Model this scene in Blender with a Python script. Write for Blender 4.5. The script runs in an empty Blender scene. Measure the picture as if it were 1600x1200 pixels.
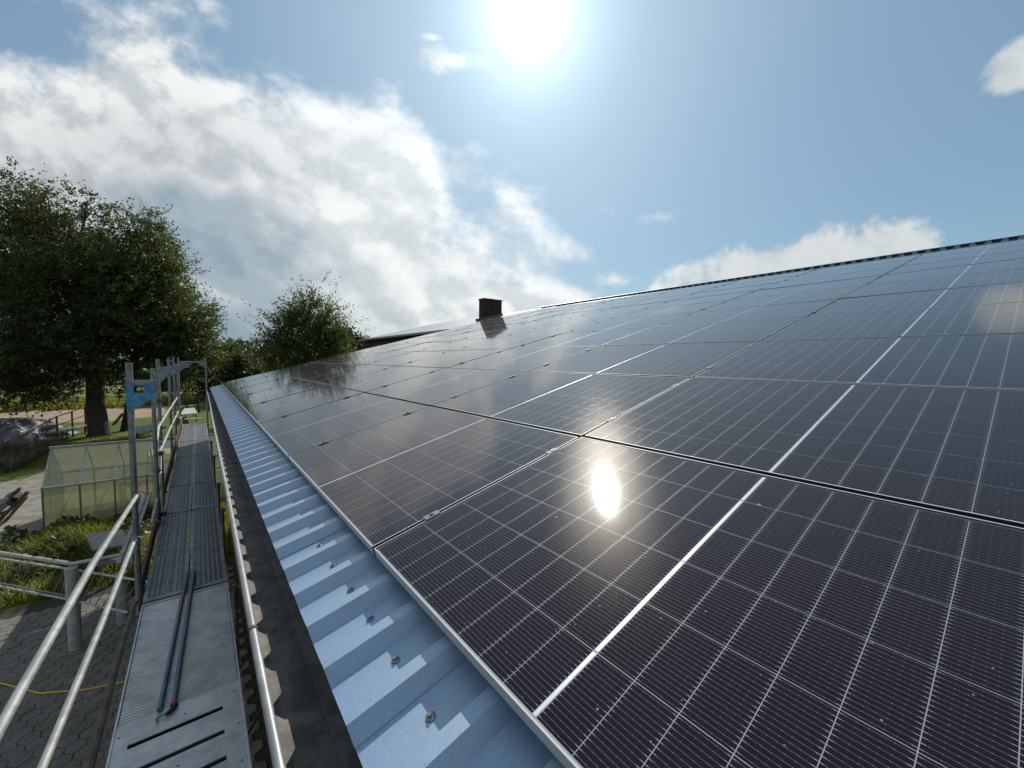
import bpy, bmesh, math, random
import numpy as np
from mathutils import Vector, Matrix
random.seed(7); rng = np.random.default_rng(7)
R = math.radians
scene = bpy.context.scene
col = scene.collection

# ------------------------------------------------------------------ camera
F_PX = 629.04
TH = R(14.759); CT, ST = math.cos(TH), math.sin(TH)     # roof pitch
ZE = 4.317                                              # height of the glass plane at the eave
CAM = Vector((-0.48383, -1.43721, 5.0))
AX = Vector((0.7890634, -0.61423037, 0.01)).normalized()
AY = Vector((0.02672886, 0.05059076, 0.99836173)).normalized()
AF = Vector((0.61373, 0.78750342, -0.056337)).normalized()
cd = bpy.data.cameras.new('camera'); cam = bpy.data.objects.new('camera', cd); col.objects.link(cam)
AY = AF.cross(AX).normalized() * (1 if AF.cross(AX).dot(AY) > 0 else -1)
cam.matrix_world = Matrix(((AX.x, AY.x, -AF.x, CAM.x), (AX.y, AY.y, -AF.y, CAM.y), (AX.z, AY.z, -AF.z, CAM.z), (0, 0, 0, 1)))
cd.sensor_fit = 'HORIZONTAL'; cd.sensor_width = 36; cd.lens = 36 * F_PX / 1600
cd.clip_start = 0.02; cd.clip_end = 3000
scene.camera = cam

def at(px, py, depth):
    """world point seen at photo pixel (px, py) at a distance measured along the view axis"""
    return CAM + (AX * ((px - 800) / F_PX) + AY * ((600 - py) / F_PX) + AF) * depth
def at_z(px, py, z):
    d = AX * ((px - 800) / F_PX) + AY * ((600 - py) / F_PX) + AF
    return CAM + d * ((z - CAM.z) / d.z)

# ------------------------------------------------------------------ light
SUN = Vector((0.4941582, 0.59201428, 0.63665278)).normalized()
SUN_EL = math.asin(SUN.z); SUN_AZ = math.atan2(SUN.x, SUN.y)
sd = bpy.data.lights.new('sun', 'SUN'); sd.energy = 4.4; sd.angle = R(0.5); sd.color = (1.0, 0.95, 0.87)
so = bpy.data.objects.new('sun', sd); col.objects.link(so)
so.rotation_mode = 'QUATERNION'; so.rotation_quaternion = SUN.to_track_quat('Z', 'Y'); so.location = (20, 20, 60)
scene.view_settings.view_transform = 'Standard'; scene.view_settings.look = 'None'
scene.view_settings.gamma = 1; scene.view_settings.use_curve_mapping = False
scene.view_settings.exposure = -0.10
cy = scene.cycles
cy.max_bounces = 7; cy.diffuse_bounces = 3; cy.glossy_bounces = 3; cy.transmission_bounces = 4; cy.transparent_max_bounces = 10
cy.sample_clamp_indirect = 6; cy.use_denoising = True; cy.caustics_reflective = False; cy.caustics_refractive = False
try: cy.denoiser = 'OPENIMAGEDENOISE'
except Exception: pass

# ------------------------------------------------------------------ node helpers
class NT:
    def __init__(s, tree): s.t = tree; s.n = tree.nodes; s.l = tree.links
    def new(s, kind, **kw):
        n = s.n.new(kind)
        for k, v in kw.items(): setattr(n, k, v)
        return n
    def put(s, sock, v):
        if isinstance(v, bpy.types.NodeSocket): s.l.new(v, sock)
        elif v is not None:
            if isinstance(v, (tuple, list)) and len(v) == 3 and sock.type == 'RGBA': v = (*v, 1)
            sock.default_value = v
    def m(s, op, a=None, b=None, c=None, clamp=False):
        n = s.new('ShaderNodeMath', operation=op); n.use_clamp = clamp
        for i, v in enumerate((a, b, c)): s.put(n.inputs[i], v) if v is not None else None
        return n.outputs[0]
    def dot(s, a, b):
        n = s.new('ShaderNodeVectorMath', operation='DOT_PRODUCT'); s.put(n.inputs[0], a); s.put(n.inputs[1], b); return n.outputs['Value']
    def vm(s, op, a, b=None):
        n = s.new('ShaderNodeVectorMath', operation=op); s.put(n.inputs[0], a)
        if b is not None: s.put(n.inputs[1], b)
        return n.outputs[0]
    def xyz(s, x, y, z):
        n = s.new('ShaderNodeCombineXYZ'); s.put(n.inputs[0], x); s.put(n.inputs[1], y); s.put(n.inputs[2], z); return n.outputs[0]
    def sep(s, v):
        n = s.new('ShaderNodeSeparateXYZ'); s.put(n.inputs[0], v); return n.outputs
    def noise(s, vec, scale, detail=4, rough=.55, dist=0, out='Fac'):
        n = s.new('ShaderNodeTexNoise'); s.put(n.inputs['Vector'], vec); n.inputs['Scale'].default_value = scale
        n.inputs['Detail'].default_value = detail; n.inputs['Roughness'].default_value = rough; n.inputs['Distortion'].default_value = dist
        return n.outputs[out]
    def ss(s, x, a, b, lo=0., hi=1.):
        n = s.new('ShaderNodeMapRange', interpolation_type='SMOOTHSTEP')
        for i, v in enumerate((x, a, b, lo, hi)): s.put(n.inputs[i], v)
        return n.outputs[0]
    def mix(s, f, a, b, blend='MIX'):
        n = s.new('ShaderNodeMix', data_type='RGBA', blend_type=blend); n.clamp_factor = True
        s.put(n.inputs[0], f); s.put(n.inputs[6], a); s.put(n.inputs[7], b); return n.outputs[2]
    def bump(s, h, strength=.3, dist=.01):
        n = s.new('ShaderNodeBump'); n.inputs['Strength'].default_value = strength; n.inputs['Distance'].default_value = dist
        s.put(n.inputs['Height'], h); return n.outputs[0]

# ------------------------------------------------------------------ world: physical sky plus clouds laid out by direction
world = bpy.data.worlds.new('World'); scene.world = world; world.use_nodes = True
W = NT(world.node_tree); W.n.clear()
tc = W.new('ShaderNodeTexCoord'); D = W.vm('NORMALIZE', tc.outputs['Generated'])
sky = W.new('ShaderNodeTexSky', sky_type='NISHITA'); sky.sun_disc = False
sky.sun_elevation = SUN_EL; sky.sun_rotation = SUN_AZ; sky.altitude = 60; sky.air_density = 1.0; sky.dust_density = .55; sky.ozone_density = 2.0
dx, dy, dz = W.sep(D)
fwd = W.dot(D, tuple(AF)); fw = W.m('MAXIMUM', fwd, .15)
gx = W.m('DIVIDE', W.dot(D, tuple(AX)), fw); gy = W.m('DIVIDE', W.dot(D, tuple(AY)), fw)
inv = W.m('DIVIDE', 1.0, W.m('ADD', W.m('MAXIMUM', dz, 0.0), .16))
q = W.xyz(W.m('MULTIPLY', dx, inv), W.m('MULTIPLY', dy, inv), 0.0)
# rotate and stretch the cloud field so that its streaks run as in the photograph
def field(ox, oy):
    a = W.m('ADD', gx, ox); b = W.m('ADD', gy, oy)
    return W.xyz(W.m('ADD', W.m('MULTIPLY', a, .90), W.m('MULTIPLY', b, -.43)), W.m('MULTIPLY', W.m('ADD', W.m('MULTIPLY', a, .43), W.m('MULTIPLY', b, .90)), 1.35), 0.3)
G = field(0.0, 0.0); G2 = field(.025, .05)
n1 = W.noise(G, 2.3, 10, .55, .05)
n2 = W.noise(G, 6.5, 8, .6, .1)
n1b = W.noise(G2, 2.3, 10, .55, .05); n2b = W.noise(G2, 6.5, 8, .6, .1)
relief = W.m('ADD', W.m('SUBTRACT', n1, n1b), W.m('MULTIPLY', W.m('SUBTRACT', n2, n2b), .75))
nq = W.noise(q, 1.5, 7, .55, .3)
n3 = W.noise(D, 9.0, 8, .62, .2)
def ell(cx, cy_, rx, ry, tilt=0.0):
    ax = W.m('SUBTRACT', gx, cx); ay = W.m('SUBTRACT', W.m('SUBTRACT', gy, cy_), W.m('MULTIPLY', ax, tilt))
    a2 = W.m('POWER', W.m('ABSOLUTE', W.m('DIVIDE', ax, rx)), 2.0); b2 = W.m('POWER', W.m('ABSOLUTE', W.m('DIVIDE', ay, ry)), 2.0)
    return W.m('SUBTRACT', 1.0, W.m('SQRT', W.m('ADD', a2, b2)))
def dens(e, noise, amp, a, b):
    return W.ss(W.m('ADD', e, W.m('MULTIPLY', W.m('SUBTRACT', noise, .5), amp)), a, b)
e1 = ell(-.91, .03, 1.01, .84)
bank = dens(e1, W.m('ADD', W.m('MULTIPLY', n1, .6), W.m('MULTIPLY', n2, .4)), 1.15, -.06, .15)
e2 = ell(.70, .27, .46, .115, .20)
c2 = dens(e2, n3, 2.2, 0.05, .42)
c3 = dens(ell(1.27, .80, .12, .085, .5), n3, 1.3, .05, .4)
c4 = dens(ell(.365, .415, .075, .035, .1), n3, 2.6, .1, 1.1)
c5 = dens(ell(.255, .255, .085, .030, .05), n3, 3.2, .1, 1.0)
c6 = dens(ell(-.15, .80, .13, .045, -.1), n2, 2.6, .15, 1.2)
c7 = dens(ell(.03, .42, .13, .05, -.1), n2, 2.6, .1, 1.1)
c8 = dens(ell(.05, .215, .22, .05, 0), n3, 1.6, .0, .5)
c9 = dens(ell(-.20, .862, .045, .018, -.2), n3, 3.6, .2, 1.3)
front = W.ss(fwd, .16, .34)
mask = bank
for c in (c2, c3, c4, c5, c6, c7, c8, c9): mask = W.m('MAXIMUM', mask, c)
rear = W.ss(nq, .43, .60)
mask = W.m('ADD', W.m('MULTIPLY', mask, front), W.m('MULTIPLY', rear, W.m('SUBTRACT', 1.0, front)))
mask = W.m('MULTIPLY', mask, W.ss(dz, -.02, .02))
# cloud tone: bright rims, grey bellies, bluish towards the low left
cosS = W.m('MAXIMUM', W.dot(D, tuple(SUN)), 0.0)
near_sun = W.m('POWER', cosS, 6.0)
belly = W.m('MULTIPLY', W.ss(e1, .10, .36), W.ss(W.noise(G, 1.9, 6, .6, .5), .42, .56))
lowblue = W.m('MAXIMUM', W.m('MULTIPLY', W.ss(gy, .30, .16), W.ss(gx, -.2, -.5)), W.ss(W.m('ADD', ell(-.66, .33, .42, .17, -.35), W.m('MULTIPLY', W.m('SUBTRACT', n2, .5), .9)), .0, .45))
lit = W.ss(relief, -.13, .12)
tone = W.mix(lit, (6.1, 6.4, 6.55), (9.3, 9.4, 9.2))
tone = W.mix(W.m('MULTIPLY', belly, .85), tone, W.mix(lit, (4.3, 4.6, 4.85), (6.6, 6.8, 6.9)))
tone = W.mix(W.m('MULTIPLY', lowblue, W.m('ADD', .35, W.m('MULTIPLY', W.ss(n1, .36, .50), .65))), tone, W.mix(lit, (2.5, 3.3, 4.0), (3.5, 4.3, 4.9)))
tone = W.mix(W.m('MULTIPLY', near_sun, .35), tone, (11, 11.4, 11.2))
tone = W.mix(W.ss(gx, .25, .5), tone, W.mix(W.ss(n3, .35, .6), (4.9, 5.6, 6.0), (7.2, 7.5, 7.5)))
gm = W.new('ShaderNodeGamma'); W.put(gm.inputs[0], sky.outputs[0]); gm.inputs[1].default_value = .50      # hazy air evens the sky out
skyc = W.mix(1.0, gm.outputs[0], (1.52, 2.00, 2.24), 'MULTIPLY')
base = W.mix(W.m('MULTIPLY', mask, .93), skyc, tone)
# the bright haze round the sun
aur = W.m('ADD', W.m('MULTIPLY', W.m('POWER', cosS, 1400.0), 45.0), W.m('ADD', W.m('MULTIPLY', W.m('POWER', cosS, 150.0), 5.5), W.m('MULTIPLY', W.m('POWER', cosS, 9.0), 1.8)))
AUR = W.vm('SCALE', (.84, 1.03, 1.22)); AUR_N = AUR.node; W.put(AUR_N.inputs['Scale'], aur)
tot = W.vm('ADD', base, AUR)
bg = W.new('ShaderNodeBackground'); W.put(bg.inputs[0], tot); bg.inputs[1].default_value = .105
wo = W.new('ShaderNodeOutputWorld'); W.l.new(bg.outputs[0], wo.inputs[0])

# ------------------------------------------------------------------ materials
def mat(name, base=(.5, .5, .5), rough=.6, metal=0., var=0., vscale=5., dark=None, bump=0., bscale=20., bdist=.01, spec=.5, detail=5, coat=0., fn=None, coords='Object'):
    m = bpy.data.materials.new(name); m.use_nodes = True; T = NT(m.node_tree); b = T.n['Principled BSDF']
    tcn = T.new('ShaderNodeTexCoord'); V = tcn.outputs[coords]
    c = base
    if var or dark:
        nn = T.noise(V, vscale, detail, .6, .2)
        c = T.mix(T.ss(nn, .35, .68), dark if dark else tuple(x * (1 - var) for x in base), base)
    T.put(b.inputs['Base Color'], c); b.inputs['Roughness'].default_value = rough; b.inputs['Metallic'].default_value = metal
    b.inputs['Specular IOR Level'].default_value = spec; b.inputs['Coat Weight'].default_value = coat; b.inputs['Coat Roughness'].default_value = .38; b.inputs['Coat IOR'].default_value = 1.9 if coat else 1.5
    if bump: T.put(b.inputs['Normal'], T.bump(T.noise(V, bscale, 5, .6), bump, bdist))
    if fn: fn(T, b, V, c)
    return m

M = {}
# --- glass of the solar panels: clear, thin, slightly textured and dusty
def glass_mat():
    m = bpy.data.materials.new('panel_glass'); m.use_nodes = True; T = NT(m.node_tree); T.n.clear()
    geo = T.new('ShaderNodeNewGeometry'); P = T.new('ShaderNodeTexCoord').outputs['Object']; GP = geo.outputs['Position']
    fr = T.new('ShaderNodeFresnel'); fr.inputs['IOR'].default_value = 1.47
    g = T.new('ShaderNodeBsdfGlossy'); g.distribution = 'GGX'
    nb = T.noise(GP, 900, 1, .5); nb2 = T.noise(GP, 1.6, 2, .5)
    g.inputs['Roughness'].default_value = .052
    T.put(g.inputs['Normal'], T.bump(T.m('ADD', T.m('MULTIPLY', nb, .000018), T.m('MULTIPLY', nb2, .0012)), .8, 1.0))
    g.inputs['Color'].default_value = (.97, .97, .96, 1)
    tr = T.new('ShaderNodeBsdfTransparent'); tr.inputs['Color'].default_value = (.97, .97, .975, 1)
    mix = T.new('ShaderNodeMixShader')
    fac = T.m('MULTIPLY', T.m('SUBTRACT', fr.outputs[0], .022), T.m('SUBTRACT', 1.0, geo.outputs['Backfacing']), clamp=True)
    T.put(mix.inputs[0], fac); g2 = T.new('ShaderNodeBsdfGlossy'); g2.inputs['Roughness'].default_value = .135; g2.inputs['Color'].default_value = (1, .93, .80, 1)
    T.put(g2.inputs['Normal'], T.bump(T.noise(GP, 420, 2, .6), .30, .0012))
    gg = T.new('ShaderNodeMixShader'); gg.inputs[0].default_value = .075; T.l.new(g.outputs[0], gg.inputs[1]); T.l.new(g2.outputs[0], gg.inputs[2])
    T.l.new(tr.outputs[0], mix.inputs[1]); T.l.new(gg.outputs[0], mix.inputs[2])
    # dust film and specks
    d = T.new('ShaderNodeBsdfDiffuse')
    vo = T.new('ShaderNodeTexVoronoi'); T.put(vo.inputs['Vector'], GP); vo.inputs['Scale'].default_value = 52; vo.inputs['Randomness'].default_value = 1
    rnd = T.sep(vo.outputs['Color'])
    rad = T.m('MULTIPLY', T.m('POWER', rnd[0], 6.0), .13)
    speck = T.m('MULTIPLY', T.m('LESS_THAN', vo.outputs['Distance'], rad), .45)
    v2 = T.new('ShaderNodeTexVoronoi'); T.put(v2.inputs['Vector'], T.vm('ADD', GP, T.vm('SCALE', T.noise(GP, 60, 3, .6, 0, 'Color')))); v2.inputs['Scale'].default_value = 5.5
    v2n = v2.inputs['Vector'].links[0].from_node.inputs[1].links[0].from_node; v2n.inputs['Scale'].default_value = .012
    r2 = T.sep(v2.outputs['Color'])
    drop = T.m('MULTIPLY', T.m('MULTIPLY', T.m('LESS_THAN', v2.outputs['Distance'], T.m('MULTIPLY', r2[1], .045)), T.m('GREATER_THAN', r2[0], .70)), .55)
    film = T.m('MULTIPLY', T.ss(T.noise(GP, 2.3, 6, .65), .35, .8), .005)
    df = T.m('MAXIMUM', T.m('MAXIMUM', speck, drop), film)
    dcol = T.mix(T.m('GREATER_THAN', r2[2], .5), (.50, .42, .36), (.42, .50, .62)); T.put(d.inputs['Color'], dcol)
    mix2 = T.new('ShaderNodeMixShader'); T.put(mix2.inputs[0], T.m('MULTIPLY', df, T.m('SUBTRACT', 1.0, geo.outputs['Backfacing'])))
    T.l.new(mix.outputs[0], mix2.inputs[1]); T.l.new(d.outputs[0], mix2.inputs[2])
    o = T.new('ShaderNodeOutputMaterial'); T.l.new(mix2.outputs[0], o.inputs[0])
    return m
M['glass'] = glass_mat()

def cell_fn(T, b, V, c):
    uv = T.new('ShaderNodeUVMap').outputs[0]; x, y, _ = T.sep(uv)      # metres across (0-.0915) and along (0-.183) the cell
    pitch = .183 / 16
    fy = T.m('ABSOLUTE', T.m('SUBTRACT', T.m('FRACT', T.m('DIVIDE', y, pitch)), .5))
    wire = T.m('LESS_THAN', fy, .038)
    # solder pads: wider near the two ends and faint ones between
    ex = T.m('MINIMUM', x, T.m('SUBTRACT', .0928, x))
    end = T.m('MULTIPLY', T.m('LESS_THAN', ex, .006), T.m('LESS_THAN', fy, .065))
    fx = T.m('ABSOLUTE', T.m('SUBTRACT', T.m('FRACT', T.m('DIVIDE', x, .0153)), .5))
    pad = T.m('MULTIPLY', T.m('LESS_THAN', fx, .06), T.m('LESS_THAN', fy, .08))
    w = T.m('MAXIMUM', T.m('MAXIMUM', T.m('MULTIPLY', wire, .33), T.m('MULTIPLY', end, .7)), T.m('MULTIPLY', pad, .36))
    oi = T.new('ShaderNodeObjectInfo').outputs['Random']
    cc = T.mix(T.noise(T.new('ShaderNodeNewGeometry').outputs['Position'], 1.2, 2, .5), (.0095, .0066, .0125), (.0150, .0095, .0160))
    T.put(b.inputs['Base Color'], T.mix(w, cc, (.42, .42, .46)))
    T.put(b.inputs['Metallic'], T.m('MULTIPLY', w, .4)); T.put(b.inputs['Roughness'], T.mix(w, (.8,) * 3, (.6,) * 3))
    b.inputs['Specular IOR Level'].default_value = .03
M['cell'] = mat('solar_cell', fn=cell_fn)
M['backsheet'] = mat('white_backsheet', (.36, .37, .39), .5)
M['strip'] = mat('busbar_white', (.80, .80, .82), .32, .35)
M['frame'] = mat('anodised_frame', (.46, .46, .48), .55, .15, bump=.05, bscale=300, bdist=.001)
M['frame_side'] = mat('frame_side_shade', (.02, .02, .022), .6)  # near-black colour paints the shade in the gaps between panels
M['alu'] = mat('aluminium', (.22, .22, .23), .65, .2, var=.25, vscale=14)
M['drum'] = mat('teal_paint', (.04, .10, .13), .5, dark=(.03, .04, .05), vscale=8)
M['postgrey'] = mat('dull_aluminium', (.13, .14, .14), .6, .2)
M['bolt'] = mat('bolt_dark', (.08, .08, .085), .4, .8)
# --- roof sheet: painted steel, pale silver-blue, dusty
def sheet_fn(T, b, V, c):
    P = T.new('ShaderNodeNewGeometry').outputs['Position']
    st = T.noise(T.vm('MULTIPLY', P, (1, 1, 1)), 160, 2, .7)
    big = T.noise(P, 3, 5, .6)
    v = T.new('ShaderNodeTexVoronoi'); T.put(v.inputs['Vector'], P); v.inputs['Scale'].default_value = 90
    r = T.sep(v.outputs['Color'])
    dirt = T.m('MULTIPLY', T.m('LESS_THAN', v.outputs['Distance'], T.m('MULTIPLY', r[1], .2)), T.m('GREATER_THAN', T.m('ADD', r[0], T.noise(P, 6, 3, .6)), 1.28))
    c1 = T.mix(T.ss(st, .35, .65), (.165, .265, .42), (.22, .335, .48))
    c1 = T.mix(T.ss(big, .35, .7), c1, (.22, .32, .44))
    T.put(b.inputs['Base Color'], T.mix(T.m('MULTIPLY', dirt, .8), c1, (.07, .09, .11)))
    T.put(b.inputs['Normal'], T.bump(T.noise(P, 260, 2, .6), .12, .002))
M['sheet'] = mat('blue_roof_sheet', rough=.42, metal=.1, spec=1.0, coat=1.0, fn=sheet_fn)
M['roof_far'] = mat('grey_roof_sheet', (.30, .33, .36), .4, .3, var=.2, vscale=2)
M['zinc'] = mat('zinc_tube', (.36, .37, .38), .45, .45, var=.3, vscale=9, bump=.1, bscale=60, bdist=.001)
def gutter_fn(T, b, V, c):
    P = T.new('ShaderNodeNewGeometry').outputs['Position']
    a = T.noise(P, 9, 7, .65, .4); f = T.noise(P, 55, 5, .6)
    cc = T.mix(T.ss(a, .38, .62), (.062, .056, .050), (.125, .115, .10))
    cc = T.mix(T.ss(f, .60, .68), cc, (.04, .033, .025))
    T.put(b.inputs['Base Color'], cc); T.put(b.inputs['Normal'], T.bump(T.m('ADD', a, f), .25, .004))
M['gutter'] = mat('weathered_gutter', rough=.65, metal=.2, fn=gutter_fn)
M['galv'] = mat('galvanised_steel', (.27, .29, .31), .42, .7, dark=(.17, .18, .20), vscale=16, bump=.15, bscale=70, bdist=.001)
M['tube_bright'] = mat('galvanised_tube', (.35, .36, .35), .6, .25, dark=(.23, .24, .23), vscale=14, bump=.1, bscale=40, bdist=.001)
M['blue'] = mat('blue_paint', (.085, .30, .50), .5, var=.35, vscale=22)
M['red'] = mat('dark_red_paint', (.12, .032, .030), .6, dark=(.07, .03, .028), vscale=18)
M['redbright'] = mat('red_band', (.45, .06, .04), .5)
M['rod'] = mat('blue_grey_tube', (.13, .20, .25), .4, .45, dark=(.09, .13, .17), vscale=20)
M['black'] = mat('black_steel', (.03, .03, .03), .5, .5)
def deck_fn(T, b, V, c):
    P = T.new('ShaderNodeNewGeometry').outputs['Position']
    a = T.noise(P, 7, 7, .7, .3); s = T.noise(T.vm('MULTIPLY', P, (1, 8, 1)), 14, 5, .7)
    cc = T.mix(T.ss(a, .35, .65), (.46, .46, .46), (.66, .66, .66)); cc = T.mix(T.ss(s, .62, .72), cc, (.28, .28, .28))
    T.put(b.inputs['Base Color'], cc); T.put(b.inputs['Roughness'], T.mix(a, (.32,) * 3, (.55,) * 3)); T.put(b.inputs['Normal'], T.bump(a, .15, .003))
M['deck_alu'] = mat('worn_aluminium_deck', metal=.35, fn=deck_fn)
def perf_fn(T, b, V, c):
    P = T.new('ShaderNodeNewGeometry').outputs['Position']; x, y, z = T.sep(P)
    fy = T.m('ABSOLUTE', T.m('SUBTRACT', T.m('FRACT', T.m('DIVIDE', T.m('ADD', y, T.m('MULTIPLY', T.m('FLOOR', T.m('DIVIDE', x, .038)), .0175)), .035)), .5))
    fx = T.m('ABSOLUTE', T.m('SUBTRACT', T.m('FRACT', T.m('DIVIDE', x, .038)), .5))
    hole = T.m('MULTIPLY', T.m('LESS_THAN', fy, .3), T.m('LESS_THAN', fx, .27))
    a = T.noise(P, 6, 6, .65)
    cc = T.mix(T.ss(a, .35, .65), (.12, .125, .13), (.23, .24, .245))
    T.put(b.inputs['Base Color'], T.mix(hole, cc, (.010, .010, .011))); T.put(b.inputs['Metallic'], T.m('SUBTRACT', .5, T.m('MULTIPLY', hole, .5)))
M['dirt'] = mat('groove_dirt_shade', (.045, .045, .045), .9, dark=(.02, .02, .02), vscale=12)  # groove dirt, darkened further to paint the shade between the ribs
M['deck_perf'] = mat('perforated_steel_deck', rough=.5, fn=perf_fn)
M['deck_steel'] = mat('steel_deck_rim', (.30, .315, .335), .5, .35, dark=(.16, .17, .18), vscale=9, bump=.2, bscale=50, bdist=.001)
M['wood_old'] = mat('weathered_wood', (.15, .125, .10), .85, dark=(.07, .055, .045), vscale=7, bump=.5, bscale=30, bdist=.006)
M['wood_grey'] = mat('grey_wood', (.33, .32, .295), .85, dark=(.20, .19, .175), vscale=12, bump=.4, bscale=40, bdist=.004)
M['cream'] = mat('cream_paint', (.46, .47, .44), .5, dark=(.30, .29, .26), vscale=9, bump=.15, bscale=60, bdist=.001)
M['rail_grey'] = mat('grey_rail', (.30, .29, .275), .5, .2, dark=(.18, .16, .14), vscale=9)
M['rust'] = mat('rusty_pipe', (.14, .055, .03), .8, dark=(.07, .035, .022), vscale=14)
M['brick'] = mat('dark_brick', (.065, .030, .024), .9, dark=(.035, .018, .016), vscale=6, bump=.4, bscale=60, bdist=.004)
M['mortar'] = mat('mortar', (.06, .055, .05), .95)
M['wall'] = mat('brick_wall_plain', (.20, .085, .055), .9, dark=(.12, .05, .035), vscale=5)
M['lead'] = mat('lead_flashing', (.10, .105, .115), .45, .5)
M['yellow'] = mat('yellow_hose', (.55, .42, .03), .45)
M['bark'] = mat('bark', (.060, .048, .035), .95, dark=(.028, .023, .018), vscale=8, bump=.8, bscale=16, bdist=.03)
M['tarp'] = mat('grey_tarpaulin', (.17, .18, .185), .55, dark=(.10, .105, .11), vscale=3, bump=.6, bscale=4, bdist=.05)
M['white_pl'] = mat('white_plastic', (.55, .55, .52), .5, dark=(.40, .40, .37), vscale=6)
M['sand'] = mat('arena_sand_ground', (.33, .245, .165), .95, dark=(.25, .18, .12), vscale=.5, bump=.4, bscale=4, bdist=.05)
M['gravel'] = mat('gravel_ground', (.27, .245, .21), .95, dark=(.17, .15, .125), vscale=2.5, bump=.8, bscale=30, bdist=.03, detail=9)
M['terra'] = mat('red_soil', (.16, .07, .045), .95, dark=(.08, .04, .03), vscale=10)
def leaf(name, a, b_, tr=(.16, .26, .03), trw=.38):
    m = bpy.data.materials.new(name); m.use_nodes = True; T = NT(m.node_tree); T.n.clear()
    P = T.new('ShaderNodeNewGeometry'); nn = T.noise(P.outputs['Position'], 1.1, 4, .6); n2_ = T.noise(P.outputs['Position'], 9, 2, .6)
    c = T.mix(T.ss(T.m('ADD', T.m('MULTIPLY', nn, .6), T.m('MULTIPLY', n2_, .4)), .36, .64), a, b_)
    p = T.new('ShaderNodeBsdfPrincipled'); T.put(p.inputs['Base Color'], c); p.inputs['Roughness'].default_value = .45; p.inputs['Specular IOR Level'].default_value = .45
    t = T.new('ShaderNodeBsdfTranslucent'); T.put(t.inputs['Color'], T.mix(.5, c, tr))
    mx = T.new('ShaderNodeMixShader'); mx.inputs[0].default_value = min(.6, trw * 1.35); T.l.new(p.outputs[0], mx.inputs[1]); T.l.new(t.outputs[0], mx.inputs[2])
    o = T.new('ShaderNodeOutputMaterial'); T.l.new(mx.outputs[0], o.inputs[0]); return m
M['leaf'] = leaf('leaf_cherry', (.022, .030, .012), (.060, .075, .022), (.15, .19, .03), .28)
M['leaf2'] = leaf('leaf_light', (.030, .042, .014), (.078, .098, .026), (.19, .24, .04), .32)
M['leaf_far'] = leaf('leaf_hedge', (.012, .020, .009), (.030, .042, .014), (.06, .09, .02), .20)
M['grass_blade'] = leaf('grass_blade', (.08, .10, .02), (.24, .23, .06), (.34, .36, .06), .4)
M['leaf_dry'] = leaf('dry_brush', (.09, .07, .05), (.20, .17, .13), (.2, .15, .1), .1)
def ground_fn(T, b, V, c):
    P = T.new('ShaderNodeNewGeometry').outputs['Position']; x, y, z = T.sep(P)
    a = T.noise(P, .35, 6, .6, .3); f = T.noise(P, 9, 6, .7); s = T.noise(P, .05, 4, .6)
    lawn = T.mix(T.ss(f, .3, .7), (.055, .085, .014), (.115, .155, .028)); lawn = T.mix(T.ss(a, .45, .7), lawn, (.13, .135, .04))
    mead = T.mix(T.ss(s, .35, .65), (.17, .155, .055), (.12, .15, .035)); mead = T.mix(T.ss(f, .35, .7), mead, (.14, .15, .04))
    cc = T.mix(T.ss(T.m('ADD', y, T.m('MULTIPLY', a, 14)), 56, 66), lawn, mead)
    T.put(b.inputs['Base Color'], cc); T.put(b.inputs['Normal'], T.bump(f, .8, .06))
M['ground'] = mat('grass_ground', rough=.95, spec=.2, fn=ground_fn)
def paver_fn(T, b, V, c):
    P = T.new('ShaderNodeNewGeometry').outputs['Position']
    a = T.noise(P, 4, 6, .65, .3); f = T.noise(P, 45, 4, .6); r = T.new('ShaderNodeObjectInfo').outputs['Random']
    cc = T.mix(T.ss(a, .3, .7), (.085, .078, .066), (.175, .163, .142)); cc = T.mix(T.m('MULTIPLY', r, .4), cc, (.15, .13, .105)); cc = T.mix(T.ss(f, .45, .75), cc, (.23, .21, .185))
    T.put(b.inputs['Base Color'], cc); T.put(b.inputs['Normal'], T.bump(f, .5, .01))
M['paver'] = mat('concrete_paver', rough=.9, fn=paver_fn)
M['joint'] = mat('mossy_joint', (.045, .04, .028), .95, dark=(.03, .035, .018), vscale=5)
def poly_mat():
    m = bpy.data.materials.new('greenhouse_sheet'); m.use_nodes = True; T = NT(m.node_tree); T.n.clear()
    P = T.new('ShaderNodeNewGeometry').outputs['Position']; a = T.noise(P, 2.2, 5, .6, .2); f = T.noise(P, 60, 2, .5)
    c = T.mix(T.ss(a, .3, .7), (.62, .64, .50), (.76, .77, .68))
    d = T.new('ShaderNodeBsdfDiffuse'); T.put(d.inputs['Color'], c)
    t = T.new('ShaderNodeBsdfTranslucent'); T.put(t.inputs['Color'], T.mix(.5, c, (.90, .90, .70)))
    tr = T.new('ShaderNodeBsdfTransparent'); tr.inputs['Color'].default_value = (.90, .91, .80, 1)
    g = T.new('ShaderNodeBsdfGlossy'); g.inputs['Roughness'].default_value = .22
    m1 = T.new('ShaderNodeMixShader'); m1.inputs[0].default_value = .74; T.l.new(d.outputs[0], m1.inputs[1]); T.l.new(t.outputs[0], m1.inputs[2])
    m2 = T.new('ShaderNodeMixShader'); m2.inputs[0].default_value = .55; T.l.new(m1.outputs[0], m2.inputs[1]); T.l.new(tr.outputs[0], m2.inputs[2])
    fr = T.new('ShaderNodeFresnel'); fr.inputs[0].default_value = 1.45
    m3 = T.new('ShaderNodeMixShader'); T.put(m3.inputs[0], T.m('MULTIPLY', fr.outputs[0], .8)); T.l.new(m2.outputs[0], m3.inputs[1]); T.l.new(g.outputs[0], m3.inputs[2])
    o = T.new('ShaderNodeOutputMaterial'); T.l.new(m3.outputs[0], o.inputs[0]); return m
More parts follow.
